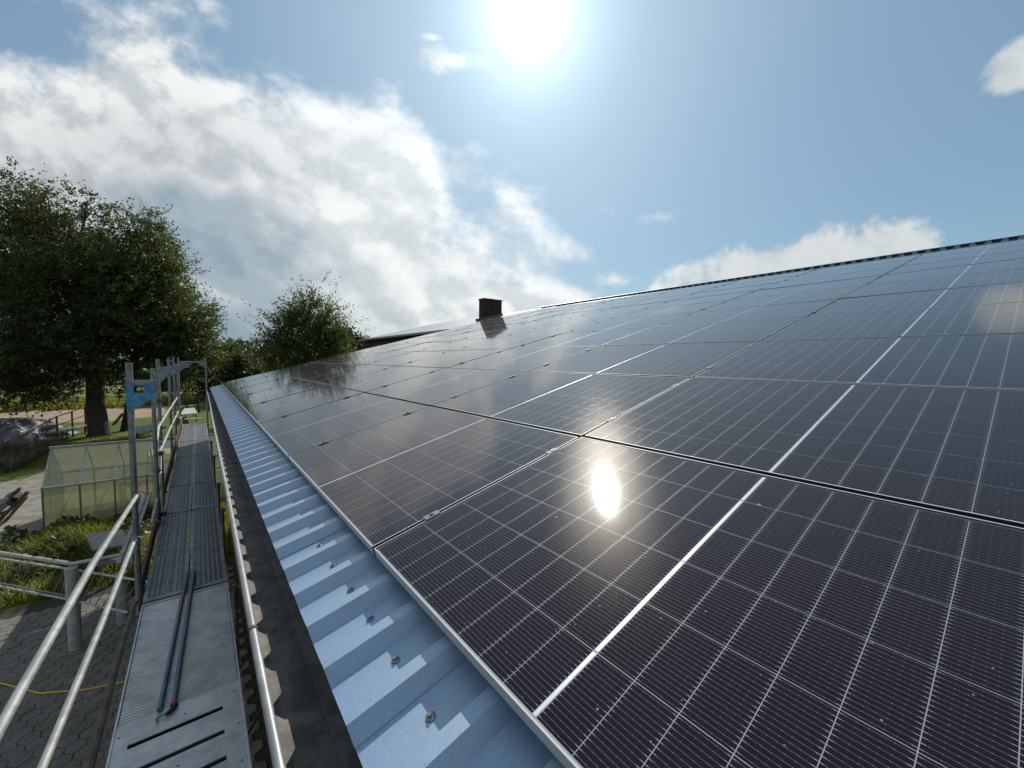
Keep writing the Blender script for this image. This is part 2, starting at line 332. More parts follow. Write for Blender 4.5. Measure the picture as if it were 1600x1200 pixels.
M['poly'] = poly_mat()

# ------------------------------------------------------------------ mesh helpers
class MB:
    def __init__(s): s.v = []; s.f = []; s.uv = []
    def add(s, vs, fs):
        o = len(s.v); s.v += [tuple(p) for p in vs]; s.f += [tuple(i + o for i in f) for f in fs]; return s
    def box(s, a, b):
        x0, y0, z0 = a; x1, y1, z1 = b
        return s.add([(x0, y0, z0), (x1, y0, z0), (x1, y1, z0), (x0, y1, z0), (x0, y0, z1), (x1, y0, z1), (x1, y1, z1), (x0, y1, z1)],
                     [(3, 2, 1, 0), (4, 5, 6, 7), (0, 1, 5, 4), (1, 2, 6, 5), (2, 3, 7, 6), (3, 0, 4, 7)])
    def bar(s, p0, p1, w, h, up=(0, 0, 1)):
        p0 = Vector(p0); p1 = Vector(p1); d = (p1 - p0).normalized(); up = Vector(up)
        if abs(d.dot(up.normalized())) > .99: up = Vector((0, 1, 0))
        sx = d.cross(up).normalized() * (w / 2); sz = sx.cross(d).normalized() * (h / 2)
        v = [p + a * sx + b * sz for p in (p0, p1) for a, b in ((-1, -1), (1, -1), (1, 1), (-1, 1))]
        return s.add(v, [(0, 1, 2, 3), (7, 6, 5, 4), (0, 4, 5, 1), (1, 5, 6, 2), (2, 6, 7, 3), (3, 7, 4, 0)])
    def path(s, pts, r, n=10, cap=True):
        pts = [Vector(p) for p in pts]; rs = r if isinstance(r, (list, tuple)) else [r] * len(pts)
        o = len(s.v); ref = None
        for i, p in enumerate(pts):
            d = ((pts[min(i + 1, len(pts) - 1)] - pts[max(i - 1, 0)])).normalized()
            if ref is None: ref = d.orthogonal().normalized()
            ref = (ref - d * ref.dot(d)).normalized(); bi = d.cross(ref)
            for k in range(n):
                a = 2 * math.pi * k / n; s.v.append(tuple(p + (ref * math.cos(a) + bi * math.sin(a)) * rs[i]))
        for i in range(len(pts) - 1):
            for k in range(n):
                a = o + i * n + k; b = o + i * n + (k + 1) % n; s.f.append((a, b, b + n, a + n))
        if cap:
            s.f.append(tuple(o + k for k in reversed(range(n)))); e = o + (len(pts) - 1) * n; s.f.append(tuple(e + k for k in range(n)))
        return s
    def prism(s, prof, p0, ex, ez, ey, length):
        """profile [(a, b)] in axes ex, ez, extruded along ey"""
        p0 = Vector(p0); ex = Vector(ex); ez = Vector(ez); ey = Vector(ey) * length; n = len(prof)
        v = [p0 + ex * a + ez * b for a, b in prof]; v += [p + ey for p in v]
        return s.add(v, [tuple(range(n))[::-1], tuple(range(n, 2 * n))] + [(i, (i + 1) % n, (i + 1) % n + n, i + n) for i in range(n)])
    def mesh(s, name, m, smooth=False):
        me = bpy.data.meshes.new(name); me.from_pydata(s.v, [], s.f); me.materials.append(m)
        bm = bmesh.new(); bm.from_mesh(me); bmesh.ops.recalc_face_normals(bm, faces=bm.faces); bm.to_mesh(me); bm.free()
        if smooth:
            me.polygons.foreach_set('use_smooth', [True] * len(me.polygons))
            try: me.set_sharp_from_angle(angle=R(40))
            except Exception: pass
        return me
    def build(s, name, m, parent=None, smooth=False, bevel=0, **tags):
        if parent is not None and parent.get('_local') is None:
            L = Vector(parent.location); 
            if parent.parent is not None: L = L + Vector(parent.parent.location)
            s.v = [(x - L.x, y - L.y, z - L.z) for x, y, z in s.v]
        o = bpy.data.objects.new(name, s.mesh(name, m, smooth)); col.objects.link(o)
        if parent is not None: o.parent = parent
        if bevel:
            md = o.modifiers.new('bevel', 'BEVEL'); md.width = bevel; md.segments = 2; md.limit_method = 'ANGLE'
        for k, v in tags.items(): o[k] = v
        return o
def thing(name, label, cat, loc=(0, 0, 0), rot=None, group=None):
    o = bpy.data.objects.new(name, None); col.objects.link(o); o.location = loc; o.empty_display_size = .1
    if rot: o.rotation_euler = rot
    o['label'] = label; o['category'] = cat
    if group: o['group'] = group
    return o
def tag(o, label, cat, group=None):
    o['label'] = label; o['category'] = cat
    if group: o['group'] = group
    return o
def link(name, me, parent, loc=(0, 0, 0), **tags):
    o = bpy.data.objects.new(name, me); col.objects.link(o); o.parent = parent; o.location = loc
    for k, v in tags.items(): o[k] = v
    return o
def rp(u, v, h=0.): return Vector((v * CT - h * ST, u, ZE + v * ST + h * CT))      # roof coordinates (h above the glass)
RV = Vector((CT, 0, ST)); RN = Vector((-ST, 0, CT)); RU = Vector((0, 1, 0))

# ================================================================== THE SETTING
def sheet_obj(name, pts, z, m, sub=0):
    me = bpy.data.meshes.new(name); me.from_pydata([(x, y, z) for x, y in pts], [], [tuple(range(len(pts)))]); me.materials.append(m)
    bm = bmesh.new(); bm.from_mesh(me); bmesh.ops.recalc_face_normals(bm, faces=bm.faces)
    for f in bm.faces:
        if f.normal.z < 0: f.normal_flip()
    bm.to_mesh(me); bm.free()
    o = bpy.data.objects.new(name, me); col.objects.link(o); o['kind'] = 'structure'; return o
sheet_obj('ground', [(-900, -300), (900, -300), (900, 1400), (-900, 1400)], 0, M['ground'])
sheet_obj('riding_arena', [(-40, 47), (-14, 44.6), (-6, 42.5), (-2.6, 44.5), (-3.2, 51), (-9, 54), (-16, 56.5), (-40, 62)], .004, M['sand'])
sheet_obj('gravel_path', [(-12, 27), (-7.6, 23.2), (-6.2, 23.6), (-5.6, 25.4), (-4.4, 25.8), (-4.2, 20.2), (-4.1, 16.5), (-4.5, 14.6), (-5.9, 13.0), (-9, 15.5), (-14, 20)], .004, M['gravel'])
yard = bpy.data.objects.new('pavement', None)
pv = MB().box((-12, -6, -.10), (.12, 10.6, .030)).build('pavement', M['joint']); pv['kind'] = 'structure'
# hexagonal pavers, slightly uneven; the nearest 300 in view as single stones, the rest joined
s_ = .115
hexv = [(s_ * .972 * math.cos(R(60 * k + 30)), s_ * .972 * math.sin(R(60 * k + 30))) for k in range(6)]
def hexmesh(mb, cx, cy_, tilt=(0, 0), dz=0.):
    k = .90
    top = [(cx + x * k, cy_ + y * k, .049 + dz + x * tilt[0] + y * tilt[1]) for x, y in hexv]
    mid = [(cx + x, cy_ + y, .043 + dz + x * tilt[0] + y * tilt[1]) for x, y in hexv]
    bot = [(cx + x, cy_ + y, .026) for x, y in hexv]
    mb.add(top + mid + bot, [tuple(range(6))] + [(i + 6, (i + 1) % 6 + 6, (i + 1) % 6, i) for i in range(6)] + [(i + 12, (i + 1) % 6 + 12, (i + 1) % 6 + 6, i + 6) for i in range(6)])
cells = []
for j in range(int(16 / (s_ * 1.5))):
    for i in range(int(12 / (s_ * 1.732))):
        x = -11.8 + i * s_ * 1.732 + (s_ * .866 if j % 2 else 0); y = -5.6 + j * s_ * 1.5
        if x < 0 and y < 10.4: cells.append((x, y))
def pix(p):
    d = Vector(p) - CAM; z = d.dot(AF)
    return (800 + F_PX * d.dot(AX) / z, 600 - F_PX * d.dot(AY) / z, z) if z > .1 else (-999, -999, z)
seen = []; rest = []
for x, y in cells:
    a, b, z = pix((x, y, .05))
    vis = 0 <= a <= 400 and 920 < b < 1200 and not (180 < a < 375 and b > 925 and a > 165 + (1200 - b) * .25)
    (seen if vis else rest).append((z if vis else 999, x, y))
seen.sort(); near = seen[:300]; rest += seen[300:]
hex_meshes = []
for k in range(6):
    mb = MB(); hexmesh(mb, 0, 0, (random.uniform(-.02, .02), random.uniform(-.02, .02)), random.uniform(-.003, .003)); hex_meshes.append(mb.mesh('paving_stone', M['paver']))
for _, x, y in near: link('paving_stone', random.choice(hex_meshes), pv, (x + random.uniform(-.002, .002), y + random.uniform(-.002, .002), 0)).rotation_euler = (0, 0, R(60 * random.randint(0, 5)))
mb = MB()
for _, x, y in rest: hexmesh(mb, x, y, (random.uniform(-.02, .02), random.uniform(-.02, .02)), random.uniform(-.003, .003))
mb.build('paving_stones', M['paver'], pv, kind='stuff')

# ================================================================== FARM BUILDING
U0, U1 = -3.62, 12.5; VE, VR = -.27, 12.28
bld = thing('farm_building', 'long farm building with low-pitched blue metal roof under the solar panels', 'building', (3.0, 4.7, 0)); 
PER = .207; UV0 = -.378 - PER * 18 + .112   # start just past a valley
HV, HC = -.090, -.055
prof1 = [(0, HV), (.025, HC), (.065, HC), (.095, HV), (.207, HV)]     # u grows: valley end ... seen towards -u reversed below
# one sheet = five ribs; profile (measured along +u): valley .112, slope .030, crown .040, slope .025
def sheet_mesh(name, v0, v1, nper, m, lap=True):
    pr = []
    for k in range(nper):
        b = k * PER; pr += [(b, HV), (b + .112 - 0, HV), (b + .142, HC), (b + .182, HC)]
    pr += [(nper * PER, HV)]
    if lap: pr += [(nper * PER + .0, HV)]
    pr = pr[:-1] if lap else pr
    mb = MB(); n = len(pr); t = .0012
    # cut across the slope now and then so that the long strips shade evenly
    for v in (v0, v1):
        for u, h in pr: mb.v.append((v, u, h))
        for u, h in pr: mb.v.append((v, u, h - t))
    for i in range(n - 1):
        mb.f.append((i, i + 1, 2 * n + i + 1, 2 * n + i)); mb.f.append((n + i + 1, n + i, 3 * n + i, 3 * n + i + 1))
        mb.f.append((i + 1, i, n + i, n + i + 1)); mb.f.append((2 * n + i, 2 * n + i + 1, 3 * n + i + 1, 3 * n + i))
    mb.f.append((0, n, 3 * n, 2 * n)); mb.f.append((n - 1, 3 * n - 1, 4 * n - 1, 2 * n - 1)[::-1])
    return mb.mesh(name, m)
SH = sheet_mesh('roof_sheet', VE, VR, 5, M['sheet'])
# ribs mirrored so that the steep side faces the viewer: valley far edges fall at -.378 + k*.207
ustart = -.378 + .0 - PER * 16 - .112
ustart = -.490 - PER * 15
rot_roof = (0, -TH, 0)
i = 0; uu = ustart
SH3 = sheet_mesh('roof_sheet', VE, VR, 2, M['sheet'])
for i in range(16):
    o = link('roof_sheet', SH if i < 15 else SH3, bld, Vector((0, uu, ZE)) - Vector(bld.location)); o.rotation_euler = rot_roof
    # the standing edge of each overlapping sheet
    mb = MB(); mb.prism([(0, 0), (.030, .035), (.070, .035), (.095, 0), (.095, -.0012), (.07, .0338), (.03, .0338), (0, -.0012)], rp(uu - .207 + .112, VE - .001, HV + .0026), RU, RN, RV, VR - VE + .002)
    mb.build('sheet_overlap', M['sheet'], bld)
    uu += (5 if i < 15 else 2) * PER
UEND = uu
# screws in the valleys, washer and hexagon head, one part each
mb = MB(); mb.path([(0, 0, 0), (0, 0, .0025)], .0105, 14); mb.path([(0, 0, .0025), (0, 0, .0045)], [.0085, .006], 12); mb.path([(0, 0, .004), (0, 0, .0095)], .0048, 6); SCR = mb.mesh('roofing_screw', M['galv'])
for k in range(-9, 32):
    u = -.438 + k * PER + (.006 * math.sin(k * 2.1)); v = -.116 + .004 * math.sin(k * 1.3)
    o = link('roofing_screw', SCR, bld, rp(u, v, HV) - Vector(bld.location)); o.rotation_euler = rot_roof; o.scale = (1.12, 1.12, 1.1)
# verge trim at the far gable, ridge cap, walls, the slope behind the ridge
MB().bar(rp(UEND + .02, VE - .01, -.105), rp(UEND + .02, VR, -.105), .05, .10, RN).build('verge_trim', M['sheet'], bld, bevel=.004)
mb = MB(); pk = rp(0, VR + .0, 0); cap = [(-.34, -.046), (0.0, .030), (0.30, -.10)]
RX, RZ = rp(0, VR, 0).x, rp(0, VR, 0).z
mb.prism([(-.30, -.1025), (0, .004), (.30, -.0725), (.30, -.0750), (0, .001), (-.30, -.105)], (RX + .02, U0, RZ - .026), (1, 0, 0), (0, 0, 1), (0, 1, 0), UEND - U0 + .05)
mb.build('ridge_cap', M['sheet'], bld)
mb = MB(); mb.prism([(-.02, .032), (.16, .029), (.16, .033), (-.02, .036)], rp(U0, 12.26, 0), RV, RN, RU, UEND - U0 + .05); mb.build('ridge_cap', M['sheet'], bld)
MB().bar(rp(U0, 12.35, -.03), rp(UEND, 12.35, -.03), .05, .11, RN).build('ridge_gap_shade', M['bolt'], bld)  # dark bar standing in for the shade in open ribs under the cap
mb = MB(); u = U0 + .04
while u < UEND - .1:
    mb.prism([(0, -.09), (.165, -.09), (.095, .031), (.045, .031)], rp(u, 12.270, 0), RU, RN, RV, .012); u += PER
mb.build('ridge_closure', M['sheet'], bld)
SH2 = None
mb = MB(); 
mb.prism([(0.03, -.10), (12.0, -.10 - 12 * math.tan(TH)), (12.0, -.16 - 12 * math.tan(TH)), (0.03, -.16)], (RX, U0, RZ), (1, 0, 0), (0, 0, 1), (0, 1, 0), UEND - U0)
mb.build('rear_roof_slope', M['sheet'], bld)
mb = MB(); e = rp(0, -.02, -.16); hr = rp(0, VR, -.16)
mb.add([(.10, U0 + .1, 0), (RX + 11.7, U0 + .1, 0), (RX + 11.7, U0 + .1, RZ - .16 - 11.7 * math.tan(TH)), (RX, U0 + .1, hr.z), (.10, U0 + .1, e.z - .02),
        (.10, UEND - .06, 0), (RX + 11.7, UEND - .06, 0), (RX + 11.7, UEND - .06, RZ - .16 - 11.7 * math.tan(TH)), (RX, UEND - .06, hr.z), (.10, UEND - .06, e.z - .02)],
       [(0, 1, 2, 3, 4), (9, 8, 7, 6, 5), (0, 5, 6, 1), (1, 6, 7, 2), (2, 7, 8, 3), (3, 8, 9, 4), (4, 9, 5, 0)])
mb.build('wall', M['wall'], bld)
MB().box((-.19, U0, 3.99), (-.165, UEND, 4.135)).build('fascia_board', M['wood_old'], bld)
# gutter: shallow trough with a round bead and a few soldered joints
gp = [(-.357, 4.086), (-.352, 4.066), (-.330, 4.054), (-.290, 4.049), (-.240, 4.046), (-.205, 4.052), (-.196, 4.070), (-.194, 4.120)]
gpo = [(x, z - .0022) for x, z in gp]; gpo[0] = (-.3595, 4.086); gpo[1] = (-.3545, 4.064); gpo[-1] = (-.1915, 4.12); gpo[-2] = (-.1935, 4.068)
def gx_(u): return .0030 * math.sin(u * .9) + (max(0, u) * .0046)        # the old gutter wanders a little
mb = MB(); NS = 60; ring = gp + gpo[::-1]; nr = len(ring)
for k in range(NS + 1):
    u = U0 + (UEND + .02 - U0) * k / NS
    for x, z in ring: mb.v.append((x + gx_(u) * (1 if x < -.25 else .3), u, z))
for k in range(NS):
    for j in range(nr): mb.f.append((k * nr + j, k * nr + (j + 1) % nr, (k + 1) * nr + (j + 1) % nr, (k + 1) * nr + j))
mb.f.append(tuple(range(nr))); mb.f.append(tuple(NS * nr + j for j in range(nr))[::-1])
gut = mb.build('gutter', M['gutter'], bld)
def gsub(mb, name, m, **k):
    L = Vector(bld.location); mb.v = [(x - L.x, y - L.y, z - L.z) for x, y, z in mb.v]; gut['_local'] = 1
    return mb.build(name, m, gut, **k)
gsub(MB().path([(-.3635 + gx_(U0 + (UEND - U0) * k / 80), U0 + (UEND - U0) * k / 80, 4.090) for k in range(81)], .0118, 12), 'gutter_bead', M['zinc'], smooth=True)
for u in (-2.4, .12, 1.72, 4.6, 8.6):
    gsub(MB().path([(-.3635 + gx_(u), u - .007, 4.090), (-.3635 + gx_(u), u + .007, 4.090)], .0145, 12), 'bead_joint', M['rust'] if u == .12 else M['zinc'], smooth=True)
for u in (2.95, 8.0, -2.0):
    mb = MB(); n = len(gp)
    for du in (-.008, .008):
        for x, z in gp: mb.v.append((x + gx_(u), u + du, z + .004))
        for x, z in gp: mb.v.append((x + gx_(u), u + du, z + .0005))
    for j in range(n - 1):
        mb.f += [(j, j + 1, 2 * n + j + 1, 2 * n + j), (j + 1, j, n + j, n + j + 1), (2 * n + j, 2 * n + j + 1, 3 * n + j + 1, 3 * n + j)]
    gsub(mb, 'gutter_seam', M['black'])
del gut['_local']
# leaf litter in the gutter
mb = MB()
for _ in range(900):
    u = random.uniform(-1.4, 9); x = random.gauss(-.272, .022); z = 4.0525 + random.random() * .004; r = random.uniform(.002, .008) * (1 if random.random() < .9 else 1.8); a = random.uniform(0, 6.28)
    du, dxx = r * math.cos(a), r * math.sin(a) * .9
    mb.add([(x - dxx, u - du, z), (x + du * .5, u - dxx * .5, z + .003), (x + dxx, u + du, z + .001), (x - du * .5, u + dxx * .5, z + .0035)], [(0, 1, 2, 3)])
o = mb.build('leaf_litter', M['wood_old']); o['kind'] = 'stuff'; tag(o, 'dark leaf litter and dirt lying along the floor of the gutter', 'leaf litter')

# ================================================================== SOLAR PANELS
CP, RPI = 1.760, 1.154; LW, LH = 1.737, 1.128         # pitch and size: along the eave, up the slope
FW = .0045
def ring_mesh():
    mb = MB(); x0, x1, y0, y1 = 0, LH, 0, LW
    mb.box((x0, y0, 0), (x0 + FW, y1, .0352)); mb.box((x1 - FW, y0, 0), (x1, y1, .0352))
    mb.box((x0 + FW, y0, 0), (x1 - FW, y0 + FW, .0350)); mb.box((x0 + FW, y1 - FW, 0), (x1 - FW, y1, .0350)); return mb
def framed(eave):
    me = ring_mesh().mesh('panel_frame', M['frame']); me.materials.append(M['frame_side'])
    for p in me.polygons: p.material_index = 0 if p.normal.z > .5 or (eave and p.normal.x < -.5 and p.center.x < .001) else 1  # sky-lit eave side stays silver, other sides take the painted gap shade
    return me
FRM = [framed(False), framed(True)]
back = MB().box((FW, FW, .0250), (LH - FW, LW - FW, .0296)).mesh('backsheet', M['backsheet'])
pane = MB().box((FW + .0005, FW + .0005, .0310), (LH - FW - .0005, LW - FW - .0005, .0342)).mesh('glass_pane', M['glass'])
CW_, CH_ = .0928, .1828; gapc = .0019
xs = [.0108 + k * (CH_ + gapc + .0003) for k in range(6)]
ys = [LW / 2 + .0066 + k * (CW_ + gapc) for k in range(9)]; ys = [LW - y - CW_ for y in ys][::-1] + ys
def cell_quad(mb, uvs, x, y, w=CH_, l=CW_):
    mb.box((x, y, .0296), (x + w, y + l, .0300))
    c = 0.0022
    for f in [(3, 2, 1, 0), (4, 5, 6, 7), (0, 1, 5, 4), (1, 2, 6, 5), (2, 3, 7, 6), (3, 0, 4, 7)]:
        for vi in f: uvs.append(((l if vi in (2, 3, 6, 7) else 0.), (w if vi in (1, 2, 5, 6) else 0.)))
def uvmesh(mb, uvs, name, m):
    me = bpy.data.meshes.new(name); me.from_pydata(mb.v, [], mb.f); me.materials.append(m)
    lay = me.uv_layers.new(name='UVMap'); lay.data.foreach_set('uv', [c for p in uvs for c in p]); me.update(); return me
mb, uvs = MB(), []; cell_quad(mb, uvs, 0, 0); CELL = uvmesh(mb, uvs, 'solar_cell', M['cell'])
mb, uvs = MB(), []
for x in xs:
    for y in ys: cell_quad(mb, uvs, x, y)
CELLS = uvmesh(mb, uvs, 'solar_cells', M['cell'])
seg = [(.0105, xs[1] - .0048), (xs[1] + .0028, xs[3] - .0048), (xs[3] + .0028, xs[5] - .0048), (xs[5] + .0028, LH - .0105)]
ymid = LW / 2; SEG = [MB().box((a, ymid - .0043, .0298), (b, ymid + .0043, .0304)).mesh('busbar_strip', M['strip']) for a, b in seg]
ordr = ['lowest', 'second', 'third', 'fourth', 'fifth', 'sixth', 'seventh', 'eighth', 'ninth', 'topmost']
colw = ['first', 'second', 'third', 'fourth', 'fifth', 'sixth', 'seventh', 'eighth', 'ninth']
for r_ in range(10):
    for c_ in range(9):
        u = -2 * CP + c_ * CP + .009; v = r_ * RPI + (.0 if r_ else 0.0)
        h = -.0352 + random.uniform(-.0008, .0008)
        lab = 'black solar panel in %s row above the eave, %s from its near end' % (ordr[r_], colw[c_])
        if (r_, c_) == (0, 1): lab = 'black solar panel at the eave with the dazzling white reflection of the sun on it'
        o = thing('solar_panel', lab, 'solar panel', rp(u, v, h), (random.gauss(0, R(.07)), -TH + random.gauss(0, R(.07)), 0), 'solar panels covering the roof slope'); o['_local'] = 1
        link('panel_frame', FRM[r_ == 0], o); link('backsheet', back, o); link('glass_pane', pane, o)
        ctr = rp(u + LW / 2, v + LH / 2); dist = (ctr - CAM).length
        if dist < 4.7 and c_ > 0:
            for x in xs:
                for y in ys: link('solar_cell', CELL, o, (x, y, 0))
        else: link('solar_cells', CELLS, o, kind='stuff')
        for s in SEG: link('busbar_strip', s, o)
for o in col.objects:
    if '_local' in o: del o['_local']
# mounting rails under each row, with the mid clamps that hold the frames
mb = MB(); mb.box((-.018, -2 * CP - .04, 0), (.018, 7 * CP + .03, .018)); RAIL = mb.mesh('rail', M['alu'])
mb = MB(); mb.box((-.032, -.0055, -.03), (.032, .0055, .0058)); mb.box((-.032, -.0155, .0022), (-.009, .0155, .0060)); mb.box((.009, -.0155, .0022), (.032, .0155, .0060)); mb.box((-.009, -.0155, .0022), (.009, -.0105, .006)); mb.box((-.009, .0105, .0022), (.009, .0155, .006)); CLAMP = mb.mesh('clamp', M['alu'])
mb = MB(); mb.path([(0, 0, .0058), (0, 0, .0095)], .0062, 10); BOLT = mb.mesh('bolt', M['bolt'])
for r_ in range(10):
    for j, vv in enumerate((.245, .925)):
        v = r_ * RPI + vv
        o = thing('mounting_rail', 'aluminium rail with clamps under the %s edge of the %s panel row' % (('lower', 'upper')[j], ordr[r_]), 'mounting rail', rp(0, v, 0), rot_roof, 'rails and clamps that carry the solar panels')
        link('rail', RAIL, o, (0, 0, -.0538))
        for c_ in range(-1, 7): cl = link('clamp', CLAMP, o, (0, c_ * CP, 0)); link('bolt', BOLT, cl)

# ================================================================== THE TALLER FAR WING AND THE CHIMNEY
WV0, WU1 = 7.62, 23.6
wing = thing('roof_wing', 'set-back far wing of dark brick with grey metal roof beyond the solar panels', 'building', (9, 18, 0))
mb = MB(); mb.prism([(WV0 - .1, -.10), (VR, -.10), (VR, -.03), (WV0 - .1, -.03)], (0, UEND + .10, ZE), RV, RN, (0, 1, 0), WU1 - UEND - .10)
mb.build('roof', M['roof_far'], wing)
e = rp(0, WV0, -.1)
MB().bar((e.x - .13, UEND + .14, e.z + .02), (e.x - .13, WU1, e.z + .02), .10, .09).build('gutter', M['zinc'], wing)
mb = MB(); mb.box((e.x + .1, UEND + .12, 0), (RX + 6, WU1 - .1, e.z - .01)); mb.build('wall', M['brick'], wing)
mb = MB(); mb.add([(e.x + .1, WU1 - .15, e.z - .01), (RX, WU1 - .15, rp(0, VR, -.12).z), (RX + 6, WU1 - .15, e.z - .01), (e.x + .1, WU1 - .1, e.z - .01), (RX, WU1 - .1, rp(0, VR, -.12).z), (RX + 6, WU1 - .1, e.z - .01)], [(0, 1, 2), (5, 4, 3), (0, 3, 4, 1), (1, 4, 5, 2), (2, 5, 3, 0)]); mb.build('gable', M['brick'], wing)
mb = MB(); mb.prism([(0, -.03), (6.3, -.03 - 6.3 * math.tan(TH)), (6.3, -.1 - 6.3 * math.tan(TH)), (0, -.1)], (RX, UEND + .1, RZ), (1, 0, 0), (0, 0, 1), (0, 1, 0), WU1 - UEND - .1); mb.build('rear_roof', M['roof_far'], wing)
cx0, cx1, cy0, cy1, cz1 = 9.62, 10.62, 13.62, 14.02, 7.80
ch = thing('chimney', 'square dark brick chimney stack rising at the far end of the solar panels', 'chimney', ((cx0 + cx1) / 2, (cy0 + cy1) / 2, 6.7))
MB().box((cx0 + .012, cy0 + .012, 6.6), (cx1 - .012, cy1 - .012, cz1 - .05)).build('mortar_core', M['mortar'], ch)
mb = MB(); z = 6.62; row = 0
while z < cz1 - .07:
    for side in range(4):
        L = (cx1 - cx0) if side % 2 == 0 else (cy1 - cy0); n = max(1, round(L / .235)); w = L / n; off = .5 if row % 2 else 0
        for k in range(n + (1 if off else 0)):
            a = max(0, (k - off) * w); b = min(L, (k + 1 - off) * w) - .01
            if b - a < .03: continue
            j = random.uniform(0, .004)
            if side == 0: mb.box((cx0 + a, cy0 - j, z), (cx0 + b, cy0 + .03, z + .062))
            if side == 2: mb.box((cx0 + a, cy1 - .03, z), (cx0 + b, cy1 + j, z + .062))
            if side == 1: mb.box((cx0 - j, cy0 + a + .031 * (a == 0), z), (cx0 + .03, cy0 + b - .031 * (b > L - .02), z + .062))
            if side == 3: mb.box((cx1 - .03, cy0 + a + .031 * (a == 0), z), (cx1 + j, cy0 + b - .031 * (b > L - .02), z + .062))
    z += .074; row += 1
mb.build('bricks', M['brick'], ch, kind='stuff')
MB().box((cx0 - .03, cy0 - .03, cz1 - .05), (cx1 + .03, cy1 + .03, cz1 + .0)).build('coping', M['mortar'], ch, bevel=.01)
MB().path([(10.20, 13.8, cz1), (10.20, 13.8, cz1 + .05)], .035, 10).build('flue_stub', M['bolt'], ch)
mb = MB(); mb.prism([(-.1, -.02), (1.12, -.02), (1.12, .10), (-.1, .10)], rp(cy0 - .05, cx0 / CT - .05, -.02), RV, RN, (0, 1, 0), cy1 - cy0 + .1); mb.build('flashing', M['lead'], ch)

# ================================================================== SCAFFOLD
ZD = 2.85
grpB = 'scaffold decks along the walkway'
def plank_perf(y0, y1, x0, x1, label, cross=0):
    o = thing('scaffold_plank', label, 'scaffold plank', (x0, y0, ZD - .05), None, grpB)
    mb = MB(); r = .024
    mb.box((x0, y0, ZD - .06), (x0 + r, y1, ZD)); mb.box((x1 - r, y0, ZD - .06), (x1, y1, ZD)); mb.box((x0 + r, y0, ZD - .05), (x1 - r, y0 + .05, ZD + .001)); mb.box((x0 + r, y1 - .05, ZD - .05), (x1 - r, y1, ZD + .001))
    mb.build('rim', M['deck_steel'], o)
    MB().box((x0 + r, y0 + .04, ZD - .012), (x1 - r, y1 - .04, ZD - .006)).build('tread', M['deck_perf'], o)
    n = 5 if cross == 0 else 3
    for k in range(n):
        xa = x0 + r + (x1 - x0 - 2 * r) * (k + 1) / (n + 1)
        MB().box((xa - .005, y0 + .04, ZD - .006), (xa + .005, y1 - .04, ZD + .001)).build('rib', M['deck_steel'], o)
    if cross: MB().box((x0 + r, (y0 + y1) / 2 - .012, ZD - .006), (x1 - r, (y0 + y1) / 2 + .012, ZD - .003)).build('cross_rib', M['deck_steel'], o)
    return o
XL, XR = -.925, -.315; XM = -.612
pl = [(3.245, 5.72), (5.79, 7.26), (7.33, 9.78), (9.85, 11.88), (11.95, 15.40)]
wn = ['nearest', 'second', 'third', 'fourth', 'farthest partly sunlit']
for k, (a, b) in enumerate(pl):
    plank_perf(a, b, XL, XM - .006, 'dark perforated steel plank, left side of the walkway, %s steel one' % wn[k], 1 if k in (0, 2) else 0)
    plank_perf(a, b, XM + .006, XR, 'dark ribbed steel plank, gutter side of the walkway, %s steel one' % wn[k])
# the near aluminium deck with its grooved tread and slotted end plate
o = thing('aluminium_deck', 'pale worn aluminium scaffold deck with grooved tread and slots, in the foreground', 'scaffold plank', (XL, .5, ZD - .05), None, grpB)
y0, y1, yt = .55, 3.20, 1.71
mb = MB(); mb.box((XL, y0, ZD - .09), (XL + .012, y1, ZD + .003)); mb.box((XR - .012, y0, ZD - .09), (XR, y1, ZD + .003)); mb.box((XL + .012, y1 - .02, ZD - .08), (XR - .012, y1, ZD)); mb.build('side_profile', M['deck_alu'], o, bevel=.002)
mb = MB(); gp_ = .0275; n = int((y1 - .02 - yt) / gp_)
for k in range(n):
    ya = yt + k * gp_; xa_, xb_ = XL + .016, XR - .016
    mb.add([(xa_, ya, ZD - .006), (xb_, ya, ZD - .006), (xb_, ya + .004, ZD), (xa_, ya + .004, ZD), (xa_, ya + .016, ZD), (xb_, ya + .016, ZD), (xb_, ya + .0185, ZD - .006), (xa_, ya + .0185, ZD - .006), (xa_, ya + gp_, ZD - .006), (xb_, ya + gp_, ZD - .006)],
           [(0, 1, 2, 3), (3, 2, 5, 4), (4, 5, 6, 7)])
mb.build('grooved_tread', M['deck_alu'], o); MB().box((XL + .012, yt, ZD - .03), (XR - .012, y1 - .02, ZD - .0065)).build('groove_floor', M['dirt'], o)  # dark floor puts shade as well as dirt into the grooves
mb = MB(); sl = [(1.500, 1.534), (1.300, 1.334), (1.105, 1.139), (.91, .944)]; xa, xb = XL + .075, XR - .105
mb.box((XL + .012, y0, ZD - .008), (xa, yt, ZD - .0015)); mb.box((xb, y0, ZD - .008), (XR - .012, yt, ZD - .0015)); e_ = yt
for a, b in sl: mb.box((xa, b, ZD - .008), (xb, e_, ZD - .0015)); e_ = a
mb.box((xa, y0, ZD - .008), (xb, e_, ZD - .0015)); mb.build('slotted_end_plate', M['deck_alu'], o)
MB().box((XL + .03, y0 + .02, ZD - .09), (XR - .03, yt - .05, ZD - .085)).build('underside', M['bolt'], o)
mb = MB()
for x, y in ((XL + .03, 1.62), (XL + .03, 1.2), (XR - .04, 1.62), (XR - .035, 1.33), (XR - .04, 1.05), (XL + .32, 1.6), (XL + .3, 1.22)): mb.path([(x, y, ZD - .0015), (x, y, ZD + .002)], [.007, .004], 8)
mb.build('rivets', M['alu'], o)

